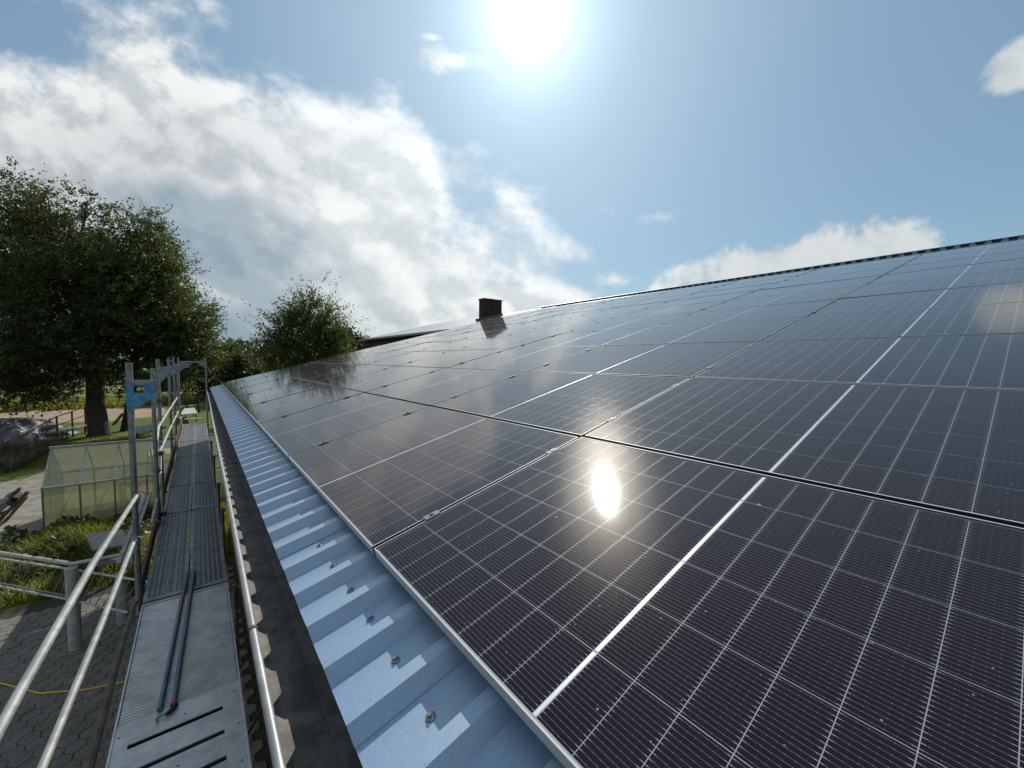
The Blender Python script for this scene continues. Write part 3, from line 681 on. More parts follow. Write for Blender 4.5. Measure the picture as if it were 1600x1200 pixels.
def upright(y, x=-.955, top=4.955, label='', far=False):
    o = thing('scaffold_post', label, 'scaffold post', (x, y, .04), None, 'uprights of the scaffold')
    MB().path([(x, y, .05), (x, y, top)], .0242, 14).build('tube', M['galv'], o, smooth=True)
    MB().box((x - .075, y - .075, .045), (x + .075, y + .075, .052)).build('base_plate', M['galv'], o)
    return o
p1 = upright(3.40, -.962, label='thick galvanised post with blue gusset plate, nearest of the scaffold posts')
# bracket of the nearest post: top bar, blue gusset with a square window, short upright
X1 = -.962; y = 3.40; zt = 4.80
MB().box((X1 - .028, y - .022, zt - .045), (X1 + .20, y + .022, zt)).build('bracket_arm', M['galv'], p1, bevel=.003)
mb = MB(); g0 = X1 - .024; g1 = X1 + .165; z0 = zt - .046
def slab(mb, poly, y, t=.006): mb.prism(poly, (0, y - t / 2, 0), (1, 0, 0), (0, 0, 1), (0, 1, 0), t)
slab(mb, [(g0, z0), (g0 + .050, z0), (g0 + .050, z0 - .20), (g0, z0 - .215)], y - .026)
slab(mb, [(g0 + .050, z0 - .066), (g0 + .115, z0 - .066), (g0 + .115, z0 - .19), (g0 + .05, z0 - .19)][:2] + [(g0 + .115, z0 - .160), (g0 + .09, z0 - .188), (g0 + .05, z0 - .19)], y - .026)
slab(mb, [(g0 + .115, z0), (g1, z0), (g1, z0 - .105), (g0 + .115, z0 - .160)], y - .026)
slab(mb, [(g0 + .050, z0), (g0 + .115, z0), (g0 + .115, z0 - .004), (g0 + .050, z0 - .004)], y - .026)
mb.build('gusset_plate', M['blue'], p1)
MB().path([(X1 + .188, y, zt + .03), (X1 + .188, y, zt - .05)], .0135, 10).build('inner_tube', M['galv'], p1, smooth=True)
MB().path([(X1, y - .03, 4.93), (X1, y - .02, 4.93)], .007, 8).build('lock_pin', M['bolt'], p1)
p2 = upright(5.62, -.960, 4.86, label='second scaffold post from the viewer, bare galvanised tube by the deck joint')
p3 = upright(6.95, -.985, 4.98, label='third scaffold post from the viewer, with a bracket and coupler')
p4 = upright(9.9, -.985, 4.99, label='fourth scaffold post from the viewer, with a diagonal bracket')
p5 = upright(12.1, -.985, 5.03, label='fifth scaffold post from the viewer, thin against the trees')
p6 = upright(15.45, -.990, 5.02, label='left post of the portal frame that closes the far end of the scaffold')
p7 = upright(15.45, -.285, 5.02, label='right post of the portal frame closing the far end, beside the gutter')
for p, yy, L, zz in ((p2, 5.62, .10, 4.80), (p3, 6.95, .24, 4.86), (p4, 9.9, .34, 4.84), (p5, 12.1, .35, 4.86)):
    X = p.location.x
    MB().box((X, yy - .02, zz - .05), (X + L, yy + .02, zz)).build('bracket_arm', M['galv'], p)
    mb = MB(); slab(mb, [(X + .02, zz - .05), (X + L * .8, zz - .05), (X + .02, zz - .26)], yy - .022, .006); mb.build('gusset_plate', M['galv'], p)
    if .12 < L < .3: MB().path([(X + L, yy, zz + .03), (X + L, yy, 4.15 if L < .3 else 4.5)], .018, 10).build('inner_tube', M['galv'], p, smooth=True)
MB().path([(-.985, 15.45, 4.87), (-.285, 15.45, 4.87)], .0242, 10).build('portal_beam', M['galv'], p6, smooth=True)
mb = MB(); slab(mb, [(-.965, 4.85), (-.75, 4.85), (-.965, 4.62)], 15.42, .006); mb.build('gusset_plate', M['galv'], p6)
mb = MB(); slab(mb, [(-.305, 4.85), (-.50, 4.85), (-.305, 4.66)], 15.42, .006); mb.build('gusset_plate', M['galv'], p7)
# inner uprights below the deck edge and ledgers that carry the decks
for k, yy in enumerate((3.22, 5.755, 7.295, 9.82, 11.92, 15.42)):
    o = thing('scaffold_transom', 'steel cross tube under the walkway, %s from the viewer' % ['first', 'second', 'third', 'fourth', 'fifth', 'sixth'][k], 'scaffold tube', (-.6, yy, ZD - .09), None, 'cross tubes under the decks')
    MB().path([(-1.0, yy, ZD - .085), (-.22, yy, ZD - .085)], .022, 10).build('tube', M['galv'], o, smooth=True)
    if k < 5:
        q_ = upright(yy, -.262, 2.80, label='short post under the gutter side of the walkway, %s from the viewer' % ['first', 'second', 'third', 'fourth', 'fifth'][k])
# guard rails
def rail(pts, label, hook=True, r=.0165):
    o = thing('guard_rail', label, 'guard rail', pts[0], None, 'guard rails of the scaffold')
    MB().path(pts, r, 14).build('tube', M['tube_bright'], o, smooth=True)
    if hook:
        P0 = Vector(pts[0])
        mb = MB(); c = P0 + Vector((.03, .03, 0)); mb.path([c + Vector((.032 * math.cos(a), .0, .032 * math.sin(a))) for a in [R(200 - 25 * k) for k in range(9)]], .007, 8)
        mb.build('hook', M['tube_bright'], o, smooth=True)
        MB().path([P0 + Vector((0, 0, 0)), P0 + Vector((.0, .05, -.01))], .024, 12).build('coupler', M['galv'], o, smooth=True)
    return o
rail([(-.945, 3.36, 3.775), (-.962, 1.6, 3.885), (-1.0, .62, 3.845), (-1.01, -.6, 3.83)], 'upper pale guard rail in the foreground left, ending at the post with the blue plate')
rail([(-.945, 3.02, 3.475), (-.962, 1.75, 3.47), (-1.0, .80, 3.42), (-1.01, -.6, 3.40)], 'lower pale guard rail in the foreground left, nearer to the deck')
rail([(-.962, 5.72, 3.84), (-.968, 6.33, 3.99), (-.975, 8.4, 3.955), (-.97, 15.4, 3.87)], 'upper guard rail of the far scaffold bays, kinked at its near end', r=.021)
rail([(-.965, 6.30, 3.60), (-.97, 6.76, 3.60), (-.975, 9.0, 3.56), (-.97, 15.3, 3.44)], 'middle guard rail of the far scaffold bays', r=.021)
rail([(-.958, 4.70, 3.08), (-.962, 5.6, 3.13), (-.966, 6.25, 3.20), (-.97, 6.6, 3.56)], 'short steep guard tube beside the deck joint, below the far rails', r=.017)
rail([(-.93, 2.99, 3.44), (-.93, 2.99, 3.0)], 'thin vertical hanger beside the nearest scaffold post', hook=False, r=.003)
# clamps at the kinks
for k, (p, lb) in enumerate((((-.955, 6.22, 3.62), 'dark coupler clamp joining the two far guard rails to the second post'), ((-.955, 5.66, 3.50), 'dark ring clamp on the second scaffold post below the coupler'), ((-.985, 6.92, 4.33), 'dark collar clamp halfway up the third scaffold post'), ((-.90, 5.55, 2.93), 'black clamp lying on the left edge of the walkway at the deck joint'))):
    o = thing('coupler_clamp', lb, 'clamp', p, None, 'couplers on the scaffold'); x, yy, z = p
    MB().path([(x, yy, z - .03), (x, yy, z + .03)], .036, 12).build('collar', M['bolt'], o, smooth=True)
    MB().path([(x - .01, yy - .03, z), (x + .05, yy - .04, z)], .010, 8).build('bolt', M['bolt'], o)
# toe boards
o = thing('toe_board', 'dark red steel toe board along the left edge of the walkway', 'toe board', (-.965, 3.44, 2.9), None, 'toe boards'); MB().box((-.975, 3.46, 2.80), (-.950, 6.0, 2.945)).build('board', M['red'], o, bevel=.003)
o = thing('toe_board', 'dark red steel toe board along the far half of the walkway, with a pale end', 'toe board', (-.965, 6.2, 2.9), None, 'toe boards'); MB().box((-.978, 6.9, 2.80), (-.955, 14.9, 3.0)).build('board', M['red'], o); MB().box((-.985, 14.9, 2.80), (-.945, 15.4, 3.10)).build('board_end', M['cream'], o)
o = thing('wooden_pole', 'rough brown timber running beside the aluminium deck in the foreground', 'timber', (-1.0, 2, 2.8), None)
MB().path([(-.985, 3.50, 2.80), (-1.0, 2.86, 2.80), (-1.0, 2.22, 2.815), (-1.005, 1.63, 2.79), (-1.01, .4, 2.79)], [.016, .019, .020, .022, .022], 8).build('timber', M['wood_old'], o)
o = thing('wooden_plank', 'weathered grey double plank slanting down behind the guard rails', 'timber', (-1.08, 5, 3.05), None)
for dxx in (0, -.045): MB().bar((-1.075 + dxx, 6.2, 3.06), (-1.085 + dxx, 3.75, 3.05), .036, .03).build('plank', M['wood_grey'], o)
for k, (a, b) in enumerate((((.1, 5.2, .3), (-.32, 2.36, 2.12)), ((.1, 4.9, .0), (-.30, 1.60, 2.40)))):
    o = thing('wall_anchor', 'thin dark red brace between walkway and wall, %s one' % ('upper', 'lower')[k], 'brace', b, None, 'red braces under the gutter')
    MB().path([(-.33, 2.5 - k * .75, 2.35), (.08, 2.9 - k * .75, 2.55)], .009, 8).build('tube', M['red'], o)
# the double rod with red bands lying on the decks
o = thing('scaffold_hook_rod', 'pair of blue-grey steel rods with red bands and a hook lying across the deck joint', 'rod', (-.66, 2.6, ZD), None)
z = ZD + .016
A1, A2 = Vector((-.624, 3.60, z + .004)), Vector((-.724, 1.70, z)); B1, B2 = Vector((-.572, 3.60, z + .004)), Vector((-.660, 1.69, z))
MB().path([A1, A2], .0150, 12).build('rod', M['rod'], o, smooth=True); MB().path([B1, B2], .0150, 12).build('rod', M['rod'], o, smooth=True)
MB().path([A1 + Vector((-.01, .012, .004)), B1 + Vector((.01, .012, .004))], .008, 8).build('end_bar', M['rod'], o, smooth=True)
ra = A1.lerp(A2, .285); rb = A1.lerp(A2, .31); MB().path([ra, rb], .0172, 12).build('red_band', M['redbright'], o, smooth=True)
rb = B2 + (B1 - B2).normalized() * .03; MB().path([rb, B2], .0175, 12).build('red_band', M['redbright'], o, smooth=True)
MB().path([B2 + Vector((.012, 0, 0)), B2 + Vector((-.02, -.045, 0)), B2 + Vector((-.035, -.055, 0))], [.015, .013, .010], 10).build('swivel', M['bolt'], o, smooth=True)
c = B2 + Vector((-.052, -.062, -.003)); MB().path([c + Vector((.024 * math.cos(R(a)), .020 * math.sin(R(a)), 0)) for a in range(20, 250, 23)], .0055, 8).build('hook', M['alu'], o, smooth=True)

# ================================================================== YARD
# white posts and hand rail with a leaning barred panel
o = thing('barrier_post', 'thick cream round post standing on the pavers under the hand rail', 'post', (-2.26, 8.28, .04)); MB().path([(-2.26, 8.30, .04), (-2.26, 8.30, 1.46)], .085, 16).build('post', M['cream'], o, smooth=True)
o = thing('barrier_post', 'second cream post mostly hidden behind the nearest scaffold post', 'post', (-1.72, 8.75, .04)); MB().path([(-1.72, 8.75, .04), (-1.72, 8.75, 1.0)], .085, 16).build('post', M['cream'], o, smooth=True)
o = thing('hand_rail', 'pale steel hand rail bending at the cream post beyond the guard rails', 'hand rail', (-2.26, 8.4, 1.5))
a_, b_, c_ = at_z(-60, 855, 1.5), at_z(113, 881, 1.5), at_z(236, 858, 1.5)
MB().path([a_, b_, c_], .032, 12).build('rail_tube', M['cream'], o, smooth=True)
o = thing('barred_panel', 'leaning steel panel with slanting grey bars beside the cream post, left and right of it', 'barrier', (-2.4, 8.8, 1))
T0, T1, T2 = at_z(-60, 864, 1.30), at_z(107, 889, 1.30), at_z(232, 909, 1.30)
B0, B1_, B2_ = at_z(-60, 905, .85), at_z(105, 936, .85), at_z(200, 957, .85)
MB().path([T0, T1], .019, 8).build('top_rail', M['cream'], o, smooth=True); MB().path([T1, T2], .019, 8).build('top_rail', M['cream'], o, smooth=True)
MB().path([B0, B1_], .019, 8).build('bottom_rail', M['cream'], o, smooth=True); MB().path([B1_, B2_], .019, 8).build('bottom_rail', M['cream'], o, smooth=True)
C0, C1 = B0 + Vector((0, .02, .16)), B1_ + Vector((0, .02, .12)); MB().path([C0 - Vector((0, 0, .10)), C1 - Vector((0, 0, .07))], .010, 8).build('inner_rail', M['rail_grey'], o)
n = 13
for k in range(n): t = (k + .6) / n; MB().path([T0.lerp(T1, min(1, t + .08)), B0.lerp(B1_, max(0, t - .03))], .0085, 6).build('bar', M['rail_grey'], o, smooth=True)
for k in range(9): t = (k + .7) / 9; MB().path([T1.lerp(T2, min(1, t + .05)), B1_.lerp(B2_, max(0, t - .05))], .0085, 6).build('bar', M['rail_grey'], o, smooth=True)
# yellow hose
o = MB().path([(-4.6, 8.0, .062), (-3.6, 8.15, .062), (-2.97, 7.88, .062), (-2.45, 7.25, .062), (-1.95, 6.95, .062), (-1.5, 6.80, .062), (-.9, 6.5, .062), (-.3, 6.6, .062)], .011, 8).build('garden_hose', M['yellow'], smooth=True); tag(o, 'thin yellow hose lying in a curve across the pavers', 'hose')
# greenhouse
GX0, GX1, GY0, GYR, GY1, GZE, GZR = -4.03, .33, 15.40, 16.45, 17.5, 1.29, 2.24
gh = thing('greenhouse', 'small greenhouse with milky yellow-green panes and aluminium frame, one roof vent open', 'greenhouse', (-2.0, 16.4, 0))
nb = 6; bw = (GX1 - GX0) / nb
mb = MB(); fr = M['tube_bright']
def gbar(a, b, w=.035, name='frame_bar', m=None): MB().bar(a, b, w, w).build(name, m or M['galv'], gh)
for k in range(nb + 1):
    x = GX0 + k * bw
    for yy in (GY0 - .02, GY1 + .02): gbar((x, yy, 0), (x, yy, GZE - .02), .036, 'post', M['postgrey'])
    gbar((x, GY0 + .005, GZE + .035), (x, GYR - .01, GZR + .005), .030, 'rafter', fr); gbar((x, GY1 - .01, GZE + .02), (x, GYR + .01, GZR - .02), .030, 'rafter')
gbar((GX0 - .03, GY0 - .01, GZE + .01), (GX1 + .03, GY0 - .01, GZE + .01), .055, 'eave_bar', fr); gbar((GX0 - .03, GY1 + .01, GZE + .01), (GX1 + .03, GY1 + .01, GZE + .01), .055, 'eave_bar')
gbar((GX0 - .04, GYR, GZR + .03), (GX1 + .04, GYR, GZR + .03), .07, 'ridge_bar', fr)
for yy in (GY0, GY1): gbar((GX0, yy, .05), (GX1, yy, .05), .05, 'sill_bar')
for x in (GX0, GX1):
    gbar((x, GY0, .05), (x, GY1, .05), .05, 'sill_bar'); gbar((x, GYR - .35, 0), (x, GYR - .35, 1.9), .03, 'post'); gbar((x, GYR + .35, 0), (x, GYR + .35, 1.9), .03, 'post')
for k in range(nb):
    xa, xb = GX0 + k * bw + .004, GX0 + (k + 1) * bw - .004
    for yy in (GY0, GY1): MB().box((xa, yy - .003, .08), (xb, yy + .003, GZE - .02)).build('wall_pane', M['poly'], gh)
    sl_ = Vector((0, GYR - GY0, GZR - GZE)).normalized(); nrm = Vector((0, -sl_.z, sl_.y)); Ls = math.hypot(GYR - GY0, GZR - GZE)
    if k == 3:   # vent standing open at the top of this bay
        mb = MB(); mb.prism([(.03, 0), (Ls * .55, 0), (Ls * .55, .006), (.03, .006)], (xa, GY0, GZE + .01), sl_, nrm, (1, 0, 0), xb - xa); mb.build('roof_pane', M['poly'], gh)
        v0 = Vector((xa, GYR - .02, GZR)); dv = Vector((0, -.85, -.30)).normalized()
        mb = MB(); mb.prism([(0, 0), (.62, 0), (.62, .008), (0, .008)], v0, dv, Vector((0, -dv.z, dv.y)) * -1, (1, 0, 0), xb - xa); mb.build('roof_vent', M['poly'], gh)
    else:
        mb = MB(); mb.prism([(.03, 0), (Ls - .03, 0), (Ls - .03, .006), (.03, .006)], (xa, GY0, GZE + .01), sl_, nrm, (1, 0, 0), xb - xa); mb.build('roof_pane', M['poly'], gh)
    s2 = Vector((0, GYR - GY1, GZR - GZE)).normalized(); mb = MB(); mb.prism([(.03, 0), (Ls - .03, 0), (Ls - .03, .006), (.03, .006)], (xa, GY1, GZE + .01), s2, Vector((0, s2.z, -s2.y)), (1, 0, 0), xb - xa); mb.build('roof_pane', M['poly'], gh)
for x in (GX0, GX1):
    mb = MB(); mb.add([(x - .003, GY0 + .02, .08), (x - .003, GY1 - .02, .08), (x - .003, GY1 - .02, GZE), (x - .003, GYR, GZR - .03), (x - .003, GY0 + .02, GZE)] + [(x + .003, GY0 + .02, .08), (x + .003, GY1 - .02, .08), (x + .003, GY1 - .02, GZE), (x + .003, GYR, GZR - .03), (x + .003, GY0 + .02, GZE)], [(0, 1, 2, 3, 4), (9, 8, 7, 6, 5), (0, 5, 6, 1), (1, 6, 7, 2), (2, 7, 8, 3), (3, 8, 9, 4), (4, 9, 5, 0)]); mb.build('gable_pane', M['poly'], gh)
o = thing('flower_pot', 'reddish clay pot inside the greenhouse under the open vent', 'pot', (-1.62, 16.1, .9)); MB().path([(-1.62, 16.1, .95), (-1.62, 16.1, 1.25)], [.10, .15], 14).build('pot', M['terra'], o, smooth=True)
o = thing('greenhouse_bench', 'slatted bench inside the greenhouse carrying the clay pot', 'bench', (-1.7, 16.1, 0))
for k in range(5): MB().box((-2.6, 15.85 + k * .13, .90), (-.9, 15.95 + k * .13, .93)).build('slat', M['wood_grey'], o)
for x in (-2.55, -.97):
    for yy in (15.9, 16.4): MB().box((x, yy, 0), (x + .05, yy + .05, .90)).build('leg', M['wood_grey'], o)
# grey slatted garden table
o = thing('garden_table', 'weathered grey slatted table between greenhouse and hand rail', 'table', (-2.2, 11.4, 0))
for k in range(8):
    a = Vector((-2.66, 12.02, .80)).lerp(Vector((-2.42, 10.98, .80)), k / 7); b = Vector((-2.02, 11.86, .80)).lerp(Vector((-1.80, 10.86, .80)), k / 7)
    MB().bar(a, b, .125, .03).build('slat', M['wood_grey'], o)
for x, yy in ((-2.55, 11.95), (-2.35, 11.05), (-2.05, 11.8), (-1.88, 10.95)): MB().box((x, yy, 0), (x + .07, yy + .07, .785)).build('leg', M['wood_grey'], o)
MB().bar((-2.45, 11.05, .42), (-1.85, 10.98, .42), .04, .09).build('apron', M['wood_grey'], o)

# log splitter / timber stack at the left edge
def logs(name, label, items, loc, m=M['bark'], grp=None):
    o = thing(name, label, 'timber', loc, None, grp)
    for a, b, r in items: MB().path([a, Vector(a).lerp(Vector(b), .5) + Vector((random.uniform(-.02, .02),) * 3), b], r, 9).build('log', m, o, smooth=True)
    return o
base = at_z(-10, 838, 0)
def atd(px, py): return at(px, py, 12.2)
o = thing('timber_trailer', 'pile of rough timbers with a small winch at the left edge beside the gravel path', 'timber', (base.x, base.y, 0))
for k, (a, b, r) in enumerate(((atd(-60, 850), atd(32, 762), .045), (atd(-60, 830), atd(30, 790), .04), (atd(-60, 870), atd(44, 768), .05), (atd(-50, 880), atd(42, 776), .04), (atd(-60, 800), atd(26, 775), .035))):
    MB().path([a, b], r, 8).build('log', M['wood_old'], o, smooth=True)
MB().bar(atd(-40, 825), atd(22, 775), .34, .12).build('tool_box', M['rail_grey'], o, bevel=.02)
MB().path([atd(16, 778), atd(27, 772)], .13, 14).build('winch_drum', M['drum'], o, smooth=True)
MB().path([atd(18, 784), atd(25, 779)], .15, 14).build('winch_flange', M['bolt'], o, smooth=True)
c = atd(-2, 822); MB().box((c.x - .35, c.y - .35, c.z - .25), (c.x + .22, c.y + .25, c.z + .15)).build('engine_block', M['terra'], o, bevel=.03)
c = atd(0, 846); MB().box((c.x - .45, c.y - .4, 0), (c.x + .22, c.y + .25, c.z + .1)).build('chassis', M['bolt'], o, bevel=.03)
MB().path([c + Vector((.3, -.3, -.1)), c + Vector((.3, -.14, -.1))], .22, 18).build('wheel', M['bolt'], o, smooth=True)

# fence of rusty pipe by the arena
fp = [(-7.6, 26.6, 1.0), (-7.30, 29.6, 1.25), (-7.15, 33.6, 1.50), (-6.80, 35.2, 1.60), (-6.49, 36.9, 1.72), (-6.0, 40.2, 1.75)]
o = thing('pipe_fence', 'rusty pipe fence sloping along the riding arena at the left', 'fence', fp[0][:2] + (0,))
for k, (x, yy, z) in enumerate(fp):
    MB().path([(x, yy, 0), (x, yy, z)], .045, 8).build('post', M['cream'] if k == 1 else M['rust'], o, smooth=True)
    if k:
        x0_, y0_, z0_ = fp[k - 1]
        for dz_ in (-.02, -.55): MB().path([(x0_, y0_, z0_ + dz_), (x, yy, z + dz_)], .03, 8).build('rail', M['rust'], o, smooth=True)
MB().path([(-9.6, 24.5, .95), (-7.6, 26.6, 1.0)], .03, 8).build('rail', M['rust'], o, smooth=True)
# wire fence behind the trunks
o = thing('wire_fence', 'low fence of dark rails crossing the dry meadow behind the tree trunks', 'fence', (-3, 56, 0))
for k in range(8): x = -16 + k * 3.0; MB().path([(x, 57 - .35 * k, 0), (x, 57 - .35 * k, 1.5)], .05, 6).build('post', M['bark'], o)
for z in (.55, 1.0, 1.42): MB().path([(-16, 57, z), (5, 54.55, z)], .028, 6).build('rail', M['bark'], o)
# low white table and flat trailer
def tabl(name, label, P4, z, m, leg, cat='table'):
    o = thing(name, label, cat, (P4[0][0], P4[0][1], 0))
    mb = MB(); v = [(x, y, z) for x, y in P4]; mb.add(v + [(x, y, z - .06) for x, y in P4], [(0, 1, 2, 3), (7, 6, 5, 4), (0, 4, 5, 1), (1, 5, 6, 2), (2, 6, 7, 3), (3, 7, 4, 0)]); mb.build('top', m, o, bevel=.01)
    c = Vector((sum(p[0] for p in P4) / 4, sum(p[1] for p in P4) / 4, 0))
    for x, y in P4:
        q = Vector((x, y, 0)).lerp(c, .18); MB().path([(q.x, q.y, 0), (q.x, q.y, z - .06)], .04, 6).build('leg', leg, o)
    return o
tabl('flat_trailer', 'low flat grey platform under the pipe fence at the left', [(-8.0, 32.6), (-6.75, 33.6), (-6.2, 36.0), (-7.3, 35.4)], .62, M['rail_grey'], M['bolt'], 'trailer')
o = tabl('picnic_bench', 'cream picnic table with a bench board on the lawn beyond the scaffold end', [(-1.66, 37.9), (-.62, 38.3), (-.85, 42.8), (-1.52, 42.6)], .72, M['white_pl'], M['bolt'])
MB().box((-1.4, 37.0, .40), (-.3, 37.3, .46)).build('bench_board', M['white_pl'], o)
# swing frame
sw = thing('swing_frame', 'dark timber climbing and swing frame on the lawn beyond the bench', 'swing', (-.9, 46, 0))
def leg(a, b, r=.06, n='leg'): MB().path([a, b], r, 7).build(n, M['bark'], sw)
leg((-1.9, 45.0, 0), (-1.6, 46.0, 1.95)); leg((-1.4, 47.2, 0), (-1.6, 46.0, 1.95)); leg((-1.6, 46, 1.93), (.75, 46.6, 1.93), .055, 'top_beam'); leg((-.55, 45.3, 0), (-.6, 46.2, 1.95), .085)
leg((.15, 45.6, 0), (.55, 46.5, 1.95)); leg((.85, 47.6, 0), (.6, 46.5, 1.95))
for z in (.5, .95, 1.4): leg((-.55, 45.6, z), (.35, 46.0, z), .035, 'rung')
for x in (-1.25, -.95): leg((x, 46.1, 1.9), (x, 46.1, .6), .012, 'rope')
MB().box((-1.28, 45.95, .57), (-.92, 46.25, .61)).build('swing_seat', M['white_pl'], sw)
# wheelbarrow-like things under the trees
o = thing('wheelbarrow', 'pale tipped wheelbarrow tray under the trees behind the nearest post', 'wheelbarrow', (-4.0, 33.2, 0))
c = at(226, 652, 25); mb = MB(); mb.add([(c.x - .5, c.y - .3, .75), (c.x + .45, c.y - .3, .85), (c.x + .5, c.y + .4, .85), (c.x - .45, c.y + .4, .75), (c.x - .3, c.y - .2, .3), (c.x + .25, c.y - .2, .35), (c.x + .25, c.y + .3, .35), (c.x - .3, c.y + .3, .3)], [(4, 5, 6, 7), (0, 1, 5, 4), (1, 2, 6, 5), (2, 3, 7, 6), (3, 0, 4, 7)]); mb.build('tray', M['white_pl'], o)
for s in (-1, 1): MB().path([(c.x - .4, c.y + .25 * s, .2), (c.x + 1.0, c.y + .3 * s, .6)], .03, 7).build('handle', M['bolt'], o)
MB().path([(c.x - .45, c.y - .05, .2), (c.x - .45, c.y + .05, .2)], .2, 14).build('wheel', M['bolt'], o)
o = MB().bar(at(177, 664, 27), at(192, 646, 27), .25, .06).build('leaning_board', M['rail_grey']); tag(o, 'pale board leaning beside the thick tree trunk', 'board')
# tarpaulin mound and brushwood
def mound(cx, cy_, rx, ry, h, name, m, n=26, seed=1, rough=.25):
    rs = np.random.default_rng(seed); mb = MB(); ph = rs.uniform(0, 6.28, 8)
    for i in range(n + 1):
        t = i / n
        for k in range(n * 2):
            a = math.pi * k / n; rr = 1 - t
            w = 1 + rough * (.5 * math.sin(3 * a + ph[0]) + .3 * math.sin(7 * a + ph[1] + 5 * t) + .25 * math.sin(11 * a + ph[2] - 9 * t))
            mb.v.append((cx + rx * rr * math.cos(a) * w, cy_ + ry * rr * math.sin(a) * w, h * (1 - rr ** 2.2) * (1 + .12 * math.sin(5 * a + ph[3]) * (1 - t)) - .02))
    N = n * 2
    for i in range(n):
        for k in range(N): mb.f.append((i * N + k, i * N + (k + 1) % N, (i + 1) * N + (k + 1) % N, (i + 1) * N + k))
    return mb.build(name, m, smooth=True)
mc = at_z(18, 690, .0); o = mound(mc.x - .5, mc.y + 1.5, 2.6, 2.4, 1.25, 'tarpaulin_heap', M['tarp'], seed=3); tag(o, 'heap covered with grey tarpaulin behind the brushwood at the left edge', 'tarpaulin')

# ------------------------------------------------------------------ foliage
def quads(name, C, A, B, m, parent=None, **tags):
    n = len(C); v = np.empty((n, 4, 3)); v[:, 0] = C - A; v[:, 1] = C + B * .95 - A * .1; v[:, 2] = C + A; v[:, 3] = C - B * .95 - A * .1
    v[:, 1, 2] += .12 * np.linalg.norm(B, axis=1); v[:, 3, 2] += .12 * np.linalg.norm(B, axis=1)
    me = bpy.data.meshes.new(name); me.vertices.add(n * 4); me.vertices.foreach_set('co', v.astype(np.float32).ravel())
    me.loops.add(n * 4); me.loops.foreach_set('vertex_index', np.arange(n * 4, dtype=np.int32)); me.polygons.add(n); me.polygons.foreach_set('loop_start', np.arange(0, n * 4, 4, dtype=np.int32))
    try: me.polygons.foreach_set('loop_total', np.full(n, 4, dtype=np.int32))
    except Exception: pass
    me.update(calc_edges=True); me.materials.append(m)
    o = bpy.data.objects.new(name, me); col.objects.link(o)
    if parent is not None: o.parent = parent
    for k, v_ in tags.items(): o[k] = v_
    return o
def unit(a): return a / np.linalg.norm(a, axis=-1, keepdims=True)
def leaves_for(start, direc, length, per, size, rg, droop=.25):
    """leaves set along twigs: arrays of twig starts, directions, lengths"""
    n = len(start); t = rg.uniform(0.05, 1.02, (n, per, 1)); P = start[:, None] + direc[:, None] * length[:, None, None] * t
    P[..., 2] -= droop * (t[..., 0] * length[:, None]) ** 2 * .25
    P = P + rg.normal(0, .45 * size, P.shape); P = P.reshape(-1, 3)
    a = unit(np.repeat(direc, per, 0) * .8 + rg.normal(0, .8, P.shape) + np.array([0, 0, -.25])); r = unit(rg.normal(0, 1, P.shape) + np.array([0, 0, .8])); b = unit(np.cross(a, r))
    s = size * rg.uniform(.6, 1.25, (len(P), 1)); return P, a * s * .5, b * s * .27
